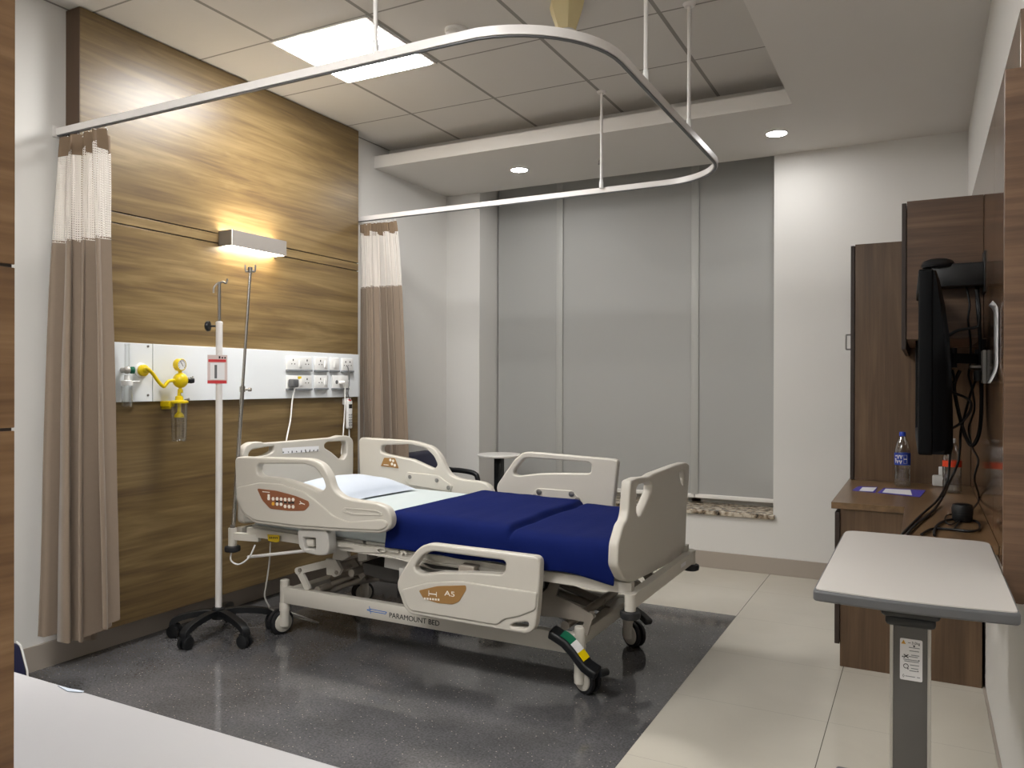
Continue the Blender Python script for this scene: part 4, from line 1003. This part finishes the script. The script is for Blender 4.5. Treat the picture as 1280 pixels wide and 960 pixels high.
# card hung on the stand
p = aty(273, 462, iy-.03)
cw, chh = .047, .072
t = thing('instruction_card', (p.x, iy-.022, 1.275), 'red and white printed card hung on the white IV pole', 'card')
nd = (CP-p); nd.z = 0; nd.normalize(); rv = Vector((-nd.y, nd.x, 0)); rv = rv if rv.x > 0 else -rv
cc = Vector((ix, iy, 0)) + nd*.0215 - rv*.008; cc.z = 1.347
def card(u0, u1, v0, v1, off, th=.0012):
    return [cc+nd*off+rv*u0+Vector((0, 0, v0)), cc+nd*off+rv*u1+Vector((0, 0, v0)), cc+nd*off+rv*u1+Vector((0, 0, v1)), cc+nd*off+rv*u0+Vector((0, 0, v1))], nd*th
def cardp(nm, m, u0, u1, v0, v1, off, par, label=None):
    pts, n_ = card(u0, u1, v0, v1, off); B().prism(pts, n_).build(nm, m, par, label, smooth=0)
cardp('card_sheet', 'pink', -cw, cw, -chh, chh, 0, t)
cardp('top_band', 'red', -cw+.004, cw-.006, chh-.036, chh-.022, .0008, t); cardp('bottom_band', 'red', -cw, cw-.004, -chh, -chh+.016, .0008, t)
cardp('picture', 'paper', -.034, .034, -chh+.020, chh-.040, .0008, t); cardp('picture_pen', 'greypl', -.014, -.002, -chh+.026, chh-.05, .0014, t)
cardp('heading_mark', 'ink', .006, .014, chh-.018, chh-.006, .0008, t); cardp('heading_mark', 'ink', .019, .027, chh-.018, chh-.010, .0008, t); cardp('heading_mark', 'ink', .032, .040, chh-.018, chh-.010, .0008, t)
B().tube([cc+Vector((0, 0, chh-.005)), Vector((ix, iy, 1.43))+nd*.017, Vector((ix, iy, 1.45))], .0012, 6).build('string', 'whitepl', t)

# ------------------------------------------------------------------ chrome IV pole plugged into the bed corner
hx_, hy_ = -3.09, 2.855
t = thing('iv_pole', (hx_, hy_, .50), 'thin leaning chrome IV pole in the bed head corner socket', 'IV pole')
top = aty(313, 336, 2.93); mid = aty(303, 487, 2.89)
b0 = Vector((hx_, hy_, .50))
B().cyl(b0, mid+(mid-b0).normalized()*.02, .0105).build('lower_tube', 'chrome', t)
B().cyl(mid, top, .0075).build('upper_rod', 'chrome', t)
B().cyl(mid+Vector((0, 0, -.012)), mid+Vector((0, 0, .015)), .014).cyl(mid, mid+dv*.03, .005).cyl(mid+dv*.03, mid+dv*.045, .009).build('clamp_screw', 'chrome', t)
B().cyl(b0+Vector((0, 0, .015)), b0+Vector((0, 0, .06)), .0125).build('collar', 'steel', t)
for s in (-1, 1):
    B().tube([top, top+dv*.012*s+Vector((0, 0, -.012)), top+dv*.024*s+Vector((0, 0, -.012)), top+dv*.026*s+Vector((0, 0, .02))], .0045, 8).build('hook', 'steel', t)
B().cyl(top-Vector((0, 0, .02)), top+Vector((0, 0, .008)), .012).build('hook_hub', 'steel', t)

# ------------------------------------------------------------------ chair and side table behind the bed
yc0 = 4.50
t = thing('armchair', (-3.15, 4.78, 0), 'navy armchair with black arms behind the bed near the window wall', 'chair')
def cpt(px, py, y): return aty(px, py, y)
bk = [Vector((-3.22, yc0, .42)), Vector((-3.21, yc0, .48)), Vector((-3.325, yc0, .745)), Vector((-3.345, yc0, .76)), Vector((-3.41, yc0, .76)), Vector((-3.42, yc0, .74)), Vector((-3.31, yc0, .44))]
B().add(slab(bk, [], 'y', yc0, yc0+.56, .02, .03)).build('backrest', 'navy', t)
B().box(-3.26, -2.76, yc0+.03, yc0+.53, .36, .46, .03, 3).build('seat', 'navy', t)
for y in (yc0-.01, yc0+.57):
    ar = [Vector((-3.26, y, .40)), Vector((-3.23, y, .60)), Vector((-3.16, y, .618)), Vector((-3.05, y, .615)), Vector((-2.97, y, .600)), Vector((-2.945, y, .56)), Vector((-2.93, y, .42)), Vector((-2.90, y, .03))]
    B().tube(ar, .019, 12).build('armrest', 'black', t)
for x, y in ((-3.26, yc0+.02), (-3.26, yc0+.54)): B().cyl((x, y, 0), (x, y, .38), .016).build('leg', 'black', t)
for y in (yc0-.01, yc0+.57): B().cyl((-2.90, y, 0), (-2.90, y, .05), .019).build('foot', 'black', t)
yt_ = 5.28
tc = aty(624, 569, yt_); zt_ = tc.z-.012
t = thing('side_table', (tc.x, yt_, 0), 'small round white side table with black column behind the far rails', 'table')
B().lathe((tc.x, yt_, zt_), [(.150, 0), (.165, .006), (.167, .016), (.163, .022)], 40).build('tabletop', 'white', t)
B().box(tc.x-.03, tc.x+.03, yt_-.03, yt_+.03, .02, zt_, .004).build('column', 'black', t)
B().lathe((tc.x, yt_, 0), [(.17, 0), (.17, .012), (.05, .028)], 36).build('base', 'black', t)
# ------------------------------------------------------------------ RIGHT SIDE: polished wall panel, cupboards, desk
GX = .226                       # face of the polished panel on the right wall
t = thing('wall_panel', (GX, 3.9, .70), 'polished walnut panel on the right wall behind the television', 'wall panel')
B().box(GX, RX, 2.463, 3.30, .70, 2.277, .001).box(GX, RX, 3.302, 5.0, .70, 2.277, .001).build('panel_sheet', 'gloss_wood', t, smooth=0)
t = thing('end_panel', (.21, 2.45, .70), 'walnut end panel at the right edge of the view', 'wall panel')
B().box(.1897, RX-.0005, 2.44, 2.462, .706, 2.115, .0015).build('panel_sheet', 'cab_woodx', t, smooth=0)

DT = .745                       # desk top height
t = thing('desk', (-.05, 4.2, 0), 'walnut desk unit under the television with an L-shaped top', 'desk')
ex = -.068
tp = B()
tp.prism([(-.367, 3.83, DT-.028), (ex, 3.83, DT-.028), (ex, 3.05, DT-.028), (GX-.001, 3.05, DT-.028), (GX-.001, 5.20, DT-.028), (-.367, 5.20, DT-.028)], (0, 0, .028))
tp.build('desktop', 'desk_wood', t, smooth=0)
B().box(-.367, -.337, 3.835, 5.1, DT-.03, DT-.0285).build('top_edging', 'edge', t, smooth=0)
B().box(-.330, GX-.001, 3.845, 5.1, .0, DT-.03, .001).build('carcass', 'cab_woodz', t, smooth=0)
dr = B().box(-.352, -.331, 3.83, 4.30, .105, DT-.045, .002).build('door', 'edge', t, label='dark edged door', smooth=0)
dr = B().box(-.352, -.331, 4.305, 4.78, .105, DT-.045, .002).build('door', 'edge', t, label='dark edged door', smooth=0)
t = thing('tall_cupboard', (-.2, 5.1, DT), 'tall walnut cupboard with a wire handle in the far right corner', 'cupboard')
tx0 = -.338
B().box(tx0, RX-.013, 4.78, 5.47, DT+.0005, 2.062, .001).build('carcass', 'cab_woodz', t, smooth=0)
d_ = B().box(tx0-.022, tx0-.002, 4.775, 5.12, DT+.003, 2.055, .0015).build('door', 'edge', t, label='dark edged door', smooth=0)
d2_ = B().box(tx0-.022, tx0-.002, 5.125, 5.465, DT+.003, 2.055, .0015).build('door', 'edge', t, label='dark edged door', smooth=0)
def wire_handle(x, y, z0, z1, par):
    B().tube([(x, y, z1), (x-.022, y, z1), (x-.027, y, z1-.006), (x-.027, y, z0+.006), (x-.022, y, z0), (x, y, z0)], .0045, 8, sub=3).build('handle', 'steel', par, label='steel wire handle')
wire_handle(tx0-.022, 4.83, 1.478, 1.560, d_)
t = thing('wall_cabinet', (.08, 4.3, 1.478), 'walnut wall cabinet above the television bracket', 'cabinet')
B().box(-.064, GX-.001, 3.85, 4.775, 1.478, 2.083, .001).build('carcass', 'cab_woodx', t, smooth=0)
B().box(-.084, -.066, 3.845, 4.31, 1.435, 2.075, .0015).build('door', 'edge', t, label='dark edged door', smooth=0)
B().box(-.084, -.066, 4.315, 4.775, 1.435, 2.075, .0015).build('door', 'edge', t, label='dark edged door', smooth=0)

# ------------------------------------------------------------------ television seen edge-on
tv = thing('television', (.05, 3.5, 1.04), 'black flat television seen edge-on, on a wall bracket', 'television')
ty0, ty1 = 3.05, 4.02; tz0, tz1 = 1.037, 1.680
xs = -.014
B().add(slab([(xs, ty0, tz0), (xs, ty1, tz0), (xs, ty1, tz1), (xs, ty0, tz1)], [[(xs, ty0+.035, tz0+.05), (xs, ty1-.035, tz0+.05), (xs, ty1-.035, tz1-.035), (xs, ty0+.035, tz1-.035)]], 'x', xs, xs+.045, .006, .012, .003)).build('bezel', 'tvblack', tv)
B().box(xs+.008, xs+.02, ty0+.03, ty1-.03, tz0+.045, tz1-.03).build('screen', 'screen', tv, smooth=0)
# bulging back shell
rs = []
for zz, dx in ((tz0+.004, .086), (tz0+.03, .095), (tz0+.10, .094), (tz0+.30, .088), (tz0+.42, .078), (tz0+.52, .062), (tz0+.60, .044), (tz1-.006, .030)): rs.append((zz, dx))
sh = B(); rings = []
for zz, dx in rs:
    ring = []
    for (yy, f) in ((ty0+.004, .72), (ty0+.03, 1.0), (ty0+.3, 1.04), (ty1-.3, 1.04), (ty1-.03, 1.0), (ty1-.004, .72)):
        ring.append(sh.bm.verts.new((xs+.03+dx*f*.8 if f < .9 else xs+.03+dx*f*.82, yy, zz)))
    ring += [sh.bm.verts.new((xs+.02, ty1-.004, zz)), sh.bm.verts.new((xs+.02, ty0+.004, zz))]
    rings.append(ring)
for a, b in zip(rings, rings[1:]):
    for k in range(8): sh.bm.faces.new((a[k], a[(k+1) % 8], b[(k+1) % 8], b[k]))
sh.bm.faces.new(rings[0]); sh.bm.faces.new(rings[-1][::-1])
sh.build('back_shell', 'tvblack', tv, smooth=50)
tv.rotation_euler.z = .0165; tv.location.x -= .0075
B().box(.085, .098, 3.2, 3.5, 1.10, 1.20, .004).box(.06, .098, 3.45, 3.75, 1.26, 1.47, .006).build('rear_cover', 'black', tv)
# bracket and shelf
t = thing('television_bracket', (.2, 3.9, 1.32), 'black wall bracket arm holding the television', 'bracket')
B().box(GX-.010, GX-.0005, 3.80, 3.92, 1.30, 1.47, .002).build('wall_plate', 'black', t)
B().bar([(GX-.008, 3.86, 1.388), (.098, 3.66, 1.388)], .04, .03, (0, 0, 1)).cyl((GX-.02, 3.86, 1.35), (GX-.02, 3.86, 1.43), .012).cyl((.11, 3.68, 1.35), (.11, 3.68, 1.43), .014).build('arm', 'black', t)
B().cyl((GX-.05, 3.74, 1.352), (GX-.005, 3.74, 1.352), .009).ball((GX-.05, 3.74, 1.352), .010).build('clamp_bolt', 'steel', t)
t = thing('wall_shelf', (.1, 3.8, 1.69), 'black bracket shelf on the wall above the television', 'shelf')
B().box(GX-.006, GX-.0005, 3.73, 3.845, 1.66, 1.83, .001).build('wall_plate', 'black', t)
B().box(.03, GX-.006, 3.74, 3.84, 1.690, 1.785, .004).build('shelf_box', 'black', t)
B().lathe((.055, 3.775, 1.775), [(.060, 0), (.064, .010), (.056, .026), (.036, .035), (.001, .038)], 32, cap=False).build('round_cap', 'black', t)
# cables
def cable(label, pts, r, m='black', group='cables behind the television'):
    p0 = pts[-1]; t = B().tube(pts, r, 8).build('cable', m); tag(t, label, 'cable', group)
    return t
cable('thin black cable hanging straight from the wall shelf to the desk', [Vector((.16, 3.80, 1.69))]+PY([(1212, 380), (1210, 400), (1213, 425), (1213, 455), (1211, 470), (1216, 490), (1218, 512), (1211, 535), (1215, 558), (1223, 576), (1218, 598)], 3.79)+[atz(1224, 623, DT+.03), atz(1215, 637, DT+.02)], .0042)
cable('thick black cable dropping down the wall beside the bracket and looping back', [Vector((.20, 3.80, 1.69))]+PY([(1222, 380), (1225, 420), (1226, 460), (1227, 500), (1225, 535), (1220, 552), (1214, 557), (1208, 548), (1202, 530), (1195, 500), (1193, 480), (1200, 463)], 3.76), .0075)
cable('black cable curving from the television back up to the wall', PY([(1184, 421), (1195, 414), (1208, 411), (1220, 409), (1224, 404), (1224, 380), (1220, 362)], 3.75), .006)
cable('black cable looping out below the bracket arm', PY([(1190, 462), (1193, 476), (1186, 480), (1184, 488), (1192, 491), (1207, 497), (1214, 504), (1212, 515), (1203, 527), (1193, 534), (1186, 535)], 3.70), .0055)
cable('black cable running down from the television and along the desk to its front', PY([(1186, 486), (1187, 505), (1189, 525), (1188, 560), (1186, 590), (1183, 605)], 3.8)+[atz(1172, 625, DT+.03), atz(1150, 645, DT+.007), atz(1131, 664, DT+.007), atz(1122, 676, DT+.007)], .0048)
cable('second black cable down from the bracket, lying on the desk beside the first', PY([(1222, 470), (1214, 490), (1207, 515), (1201, 540), (1200, 560), (1197, 580), (1188, 600)], 3.78)+[atz(1178, 622, DT+.03), atz(1165, 640, DT+.008), atz(1146, 655, DT+.008), atz(1134, 668, DT+.008), atz(1126, 680, DT+.008)], .005)
cable('black cable coiled on the desk around the black adapter', PZ([(1152, 668), (1166, 661), (1190, 662), (1215, 664), (1225, 660), (1221, 652), (1205, 649), (1185, 650), (1172, 656), (1168, 664), (1168, 669)], DT+.007), .0048)
cable('thin lead from the black adapter to the coil on the desk', PZ([(1195, 643), (1184, 644), (1181, 650), (1188, 656)], DT+.006)+PZ([(1200, 650), (1192, 662)], DT+.006), .003)
# black adapter on the desk
a = atz(1203, 652, DT)
t = thing('power_adapter', (a.x, a.y, DT), 'black round power adapter among cables on the desk', 'adapter')
B().lathe((a.x, a.y, DT+.0005), [(.030, 0), (.036, .008), (.036, .03)], 24).build('body', 'black', t)
B().lathe((a.x, a.y, DT+.031), [(.037, 0), (.038, .02), (.034, .036), (.022, .040)], 24).build('cap', 'black', t)
# wall socket and curled notice
t = thing('wall_socket', (GX-.012, 3.72, 1.29), 'white wall socket beside the television bracket', 'power socket')
B().box(GX-.014, GX-.0005, 3.66, 3.80, 1.285, 1.42, .004).build('face_plate', 'whitepl', t)
B().box(GX-.042, GX-.014, 3.70, 3.745, 1.295, 1.34, .006).build('plug', 'black', t)
t = thing('paper_notice', (GX-.02, 3.2, 1.29), 'curled white paper notice with blue foot on the right wall', 'notice')
bm = bmesh.new(); g = []
NP = 24
for i in range(NP+1):
    v = i/NP; z = 1.287+(1.563-1.287)*v
    off = .003+.022*max(0, (.25-v)/.25)**2+.016*max(0, (v-.88)/.12)**2
    g.append([bm.verts.new((GX-off, y, z)) for y in (3.075, 3.15, 3.25)])
for i in range(NP):
    for j in range(2):
        f = bm.faces.new((g[i][j], g[i][j+1], g[i+1][j+1], g[i+1][j])); f.material_index = 1 if i < 3 else 0
me = bpy.data.meshes.new('sheet'); bm.to_mesh(me); bm.free()
o = link_mesh('sheet', me, ['paper', 'bluepr'], t, smooth=180)
s_ = o.modifiers.new('thick', 'SOLIDIFY'); s_.thickness = .0012
# bottles and small things on the desk
def bottle(px, py, h, r, label, lab, cap, lz, name='water_bottle'):
    c = atz(px, py, DT); t = thing(name, (c.x, c.y, DT), label, 'bottle')
    s = h/.29
    pr = [(r*.85, 0), (r, .008*s), (r, .06*s), (r*.93, .072*s), (r, .085*s), (r, .19*s), (r*.93, .205*s), (r*.75, .232*s), (r*.42, .258*s), (r*.36, .266*s)]
    B().lathe((c.x, c.y, DT+.0008), pr+[(r*.30, .2655*s)]+[(q[0]-.0012, q[1]) for q in pr[::-1][2:-1]]+[(.001, .003)], 32, cap=False).build('body', 'clear', t)
    B().lathe((c.x, c.y, DT+.004), [(r*.82, 0)]+[(q[0]-.0025, q[1]) for q in pr[1:4]]+[(r-.0025, .088*s)], 32).build('water', 'water', t)
    B().lathe((c.x, c.y, DT+lz[0]*s), [(r+.0006, 0), (r+.0006, (lz[1]-lz[0])*s)], 32, cap=False).build('label', lab, t)
    B().lathe((c.x, c.y, DT+.266*s), [(r*.42, 0), (r*.42, .018*s), (r*.36, .022*s)], 20).build('cap', cap, t)
    return t, c, s
t, c, s = bottle(1128, 608, .288, .0385, 'water bottle with blue cap and blue label on the desk', 'bluelabel', 'bluecap', (.115, .178))
mk = B(); d = Vector((-c.x, -c.y, 0)).normalized(); rr = Vector((-d.y, d.x, 0))
rr = rr if rr.x > 0 else -rr
R0 = .0385+.0010
def onb(a, z): an = a; return Vector((c.x, c.y, DT+z*s))+(d*math.cos(an)+rr*math.sin(an))*R0
for a0, a1, z0, z1 in ((-1.0, -.8, .16, .165), (-.7, -.4, .148, .168), (-.3, -.05, .148, .168), (-.75, -.5, .124, .14), (-.35, -.1, .122, .14), (-1.0, -.85, .126, .15)):
    mk.bar([onb(a0, z1), onb((a0+a1)/2, z0), onb(a1, z1)], .005, .0008, (0, 0, 1))
q = [onb(.15, .168), onb(.55, .168), onb(.55, .125), onb(.15, .125)]
mk.bar(q, .006, .0008, d, closed=False).bar([q[3], q[0]], .006, .0008, d).bar([onb(.15, .147), onb(.55, .147)], .005, .0008, (0, 0, 1))
mk.build('label_print', 'badgewhite', t, smooth=0)
t, c, s = bottle(1190, 616, .27, .042, 'clear bottle with orange label band behind the hanging cables', 'orange', 'whitepl', (.140, .172))
c2 = atz(1196, 600, DT)
t = thing('white_flask', (c2.x, c2.y, DT), 'tall off-white flask behind the orange labelled bottle', 'flask')
B().lathe((c2.x, c2.y, DT+.0005), [(.034, 0), (.036, .006), (.036, .24), (.030, .262)], 28).build('body', 'tilewhite', t)
B().lathe((c2.x, c2.y, DT+.263), [(.027, 0), (.029, .004), (.029, .05), (.024, .058)], 28).build('lid', 'whitepl', t)
c2 = atz(1172, 608, DT)
t = thing('white_box', (c2.x, c2.y, DT), 'small white device with upright back left of the orange labelled bottle', 'box')
B().box(c2.x-.025, c2.x+.03, c2.y-.02, c2.y+.04, DT+.0008, DT+.058, .01, 3).build('body', 'whitepl', t)
B().box(c2.x+.005, c2.x+.035, c2.y+.041, c2.y+.055, DT+.0008, DT+.10, .004).build('upright', 'whitepl', t)
c2 = atz(1207, 606, DT)
t = B().box(c2.x-.004, c2.x+.008, c2.y-.03, c2.y+.03, DT+.0008, DT+.09, .003).build('white_card', 'paper'); tag(t, 'white card standing right of the orange labelled bottle', 'card')
# leaflets
def leaflet(pxs, label, m1, m2, blob):
    P = PZ(pxs, DT+.0012); t = thing('leaflet', tuple((P[0]+P[2])/2-Vector((0, 0, .001))), label, 'leaflet', 'leaflets on the desk')
    B().prism(P, (0, 0, .0012)).build('sheet', m1, t, smooth=0)
    Q = PZ(blob, DT+.0026); B().prism(Q, (0, 0, .0008)).build('printed_area', m2, t, smooth=0)
leaflet([(1065, 613), (1073, 608), (1097, 609), (1094, 616)], 'purple and white leaflet lying left on the desk top', 'purple', 'paper', [(1074, 613.5), (1078, 609.2), (1096, 609.5), (1091, 614.5)])
leaflet([(1097, 616), (1105, 610), (1157, 613), (1150, 621.5)], 'longer purple and white leaflet under the blue labelled bottle', 'purple', 'paper', [(1103, 615.5), (1107, 611), (1138, 612.5), (1140, 619)])

# ------------------------------------------------------------------ overbed table
t = thing('overbed_table', (-.025, 2.5, 0), 'white-topped overbed table with dark rim and grey column in front right', 'table')
zt = .78
def rr_(x0, x1, y0, y1, r, bow=0):
    pts = fillet([(x0, y0), (x1, y0), (x1, y1), (x0, y1)], r, 6)
    return [Vector((p.x, p.y - bow*(1-((p.x-(x0+x1)/2)/((x1-x0)/2))**2) if p.y < (y0+y1)/2 else p.y)) for p in pts]
def outline_xy(x0, x1, y0, y1, r, bow, n=14):
    base = [(x0, y1), (x0, y0)] + [(x0+(x1-x0)*k/n, y0-bow*math.sin(PI*k/n)) for k in range(1, n)] + [(x1, y0), (x1, y1)]
    return fillet(base, r, 6)
ol = outline_xy(-.238, .194, 2.045, 2.925, .05, .016)
il = outline_xy(-.232, .188, 2.051, 2.919, .046, .016)
B().prism([(p[0], p[1], zt-.003) for p in il], (0, 0, .003)).build('tabletop', 'tilewhite', t, smooth=0)
rim = B().prism([(p[0], p[1], zt-.030) for p in ol], (0, 0, .0272)).build('rim', 'greypl', t, smooth=30)
bvm = rim.modifiers.new('bevel', 'BEVEL'); bvm.width = .006; bvm.segments = 3; bvm.limit_method = 'ANGLE'
yc = 2.125
B().box(-.090, .040, yc-.014, yc+.30, .716, .749, .012, 3).box(-.080, .030, yc-.006, yc+.20, .694, .722, .010, 3).build('top_mount', 'black', t)
B().box(-.064, .014, yc+.012, yc+.09, .10, .715, .003).build('column', 'greycol', t)
B().box(-.070, -.062, yc+.010, yc+.092, .10, .70, .002).box(.012, .020, yc+.010, yc+.092, .10, .70, .002).build('side_rail', 'alum', t, label='light side strips of the column')
yl = yc+.0118
q0 = aty(1125, 797, yl); q1 = aty(1153, 853, yl)
lb = B().add(slab([(q0.x, yl, q1.z), (q1.x, yl, q1.z), (q1.x, yl, q0.z), (q0.x, yl, q0.z)], [], 'y', yl-.0012, yl, .0004, .004)).build('instruction_label', 'paper', t, label='white instruction label with warning triangle')
W, Hh = q1.x-q0.x, q0.z-q1.z
def LP(u, v): return Vector((q0.x+W*u, yl-.0018, q1.z+Hh*v))
mk = B()
B().bar([LP(.17, .62), LP(.38, .54)], .002, .0006, (0, 0, 1)).bar([LP(.17, .54), LP(.38, .62)], .002, .0006, (0, 0, 1)).build('cross_mark', 'ink', lb, smooth=0)
ring = [LP(.27, .34)+Vector((math.cos(2*PI*k/18)*.0052, 0, math.sin(2*PI*k/18)*.0052)) for k in range(18)]
B().bar(ring+[ring[0]], .0006, .0013, (0, 1, 0)).build('circle_mark', 'ink', lb, smooth=0)
mk.prism([LP(.57, .86), LP(.63, .81), LP(.69, .86)], (0, -.0006, 0))
for u, v in ((.12, .56), (.85, .51), (.36, .28), (.8, .25)): mk.prism([LP(u-.025, v-.012), LP(u+.025, v-.012), LP(u+.025, v+.012), LP(u-.025, v+.012)], (0, -.0006, 0))
mk.bar([LP(.12, .10), LP(.16, .14), LP(.2, .10), LP(.16, .06), LP(.12, .10)], .0012, .0006, (0, -1, 0))
mk.build('label_marks', 'ink', lb, smooth=0)
B().add(text_on_y('3.0kg', .0085, LP(.52, .88).x, yl-.0013, LP(.5, .885).z, 1.0)).build('lettering', 'ink', lb, smooth=0)
gm = B()
for u0, u1, v in ((.36, .48, .91), (.40, .88, .80), (.42, .85, .72), (.38, .8, .58), (.5, .86, .62), (.15, .85, .50), (.2, .84, .46), (.45, .85, .38), (.5, .82, .30), (.42, .75, .24), (.24, .68, .10), (.76, .9, .10)):
    gm.bar([LP(u0, v), LP(u1, v)], .0016, .0005, (0, 0, 1))
gm.build('label_diagram', 'seam', lb, smooth=0)
B().prism([LP(.06, .87), LP(.26, .87), LP(.16, .97)], (0, -.0006, 0)).build('warning_triangle', 'amber', lb, smooth=0)
bs = B().box(-.065, .015, yc+.012, yc+.09, .07, .105, .004)
bs.box(-.07, .02, yc-.05, 2.66, .045, .075, .01, 3).box(-.24, .19, yc-.03, yc+.03, .045, .075, .01, 3).box(-.24, .19, 2.62, 2.68, .045, .075, .01, 3)
bs.build('base', 'greypl', t)
for x, y in ((-.22, yc), (.165, yc), (-.22, 2.65), (.165, 2.65)):
    B().lathe((x-.012, y, .0255), [(.018, 0), (.025, .004), (.025, .02), (.018, .024)], 20, axis=(1, 0, 0)).cyl((x, y, .03), (x, y, .055), .010).build('castor', 'black', t)

# ------------------------------------------------------------------ LEFT FOREGROUND: wardrobe side, white counter, navy cushion
wx = -1.04; wy = None
e = aty(18.6, 480, 1.0); k_ = e.x/e.y
wy = wx/k_
t = thing('wardrobe', (wx-.3, wy-.4, 0), 'oak laminate wardrobe side at the left edge of the view', 'wardrobe')
g1 = atx(9, 331.5, wx).z; g2 = atx(9, 537, wx).z
B().box(wx-.55, wx-.004, wy-.9, wy-.002, 0, 2.6).build('carcass', 'edge', t, smooth=0)
for z0, z1 in ((0.0, g2-.002), (g2+.002, g1-.002), (g1+.002, 2.6)): B().box(wx-.003, wx, wy-.9, wy, z0, z1, .001).build('side_board', 'ward_wood', t, smooth=0)
zc_ = .76
p0 = atz(18, 835, zc_); p1 = atz(430, 960, zc_)
t = thing('white_counter', (-1.2, .72, 0), 'plain white table top in the bottom left corner', 'table')
yc_ = p1.y
B().box(-1.95, -.52, wy+.003, yc_, zc_-.03, zc_, .003).build('tabletop', 'tablewhite', t, smooth=0)
for x, y in ((-1.85, wy+.06), (-1.85, yc_-.06), (-.6, wy+.06), (-.6, yc_-.06)): B().box(x-.02, x+.02, y-.02, y+.02, 0, zc_-.03, .003).build('leg', 'whitemetal', t, smooth=0)
q = atz(88, 862, zc_+.0006)
tag(B().prism(PZ([(72, 857.5), (86, 861), (105, 864.5), (103, 866), (84, 864.5)], zc_+.0005), (0, 0, .0012)).build('paper_scrap', 'pillow', smooth=0), 'thin pale blue scrap on the edge of the white table', 'paper scrap')
t = thing('navy_cushion', (-3.43, 1.9, 0), 'navy cushion with white piping leaning by the left skirting', 'cushion')
cp = [Vector((-3.45, 1.95, .0)), Vector((-3.30, 1.95, .0))]
cs_ = [aty(19, 812, 1.93), aty(21, 808, 1.93), aty(29, 840, 1.93), aty(30, 850, 1.93)]
out = [Vector((-3.44, 1.93, .002)), Vector((cs_[3].x+.0, 1.93, .002)), cs_[2], cs_[1], Vector((cs_[1].x-.03, 1.93, cs_[1].z+.01)), Vector((-3.465, 1.93, .12))]
out = [(p.x, p.y, max(p.z, .002)) for p in out]
B().add(slab(out, [], 'y', 1.55, 1.945, .01, .015)).build('pad', 'navy', t)
B().tube([(p[0]+.002, 1.946, p[2]) for p in out[1:5]], .004, 8, smooth=False).build('piping', 'whitepl', t, label='white piping')

# ------------------------------------------------------------------ light sources that the room's fittings and the added lamps give off are the glowing diffusers above
w = bpy.data.worlds.new('night'); scn.world = w; w.use_nodes = True
w.node_tree.nodes['Background'].inputs['Color'].default_value = (.02, .025, .035, 1)
w.node_tree.nodes['Background'].inputs['Strength'].default_value = .3
vs_ = scn.view_settings
scn.display_settings.display_device = 'sRGB'
vs_.view_transform = 'Standard'; vs_.look = 'None'; vs_.gamma = 1.0; vs_.use_curve_mapping = False
vs_.exposure = 1.25
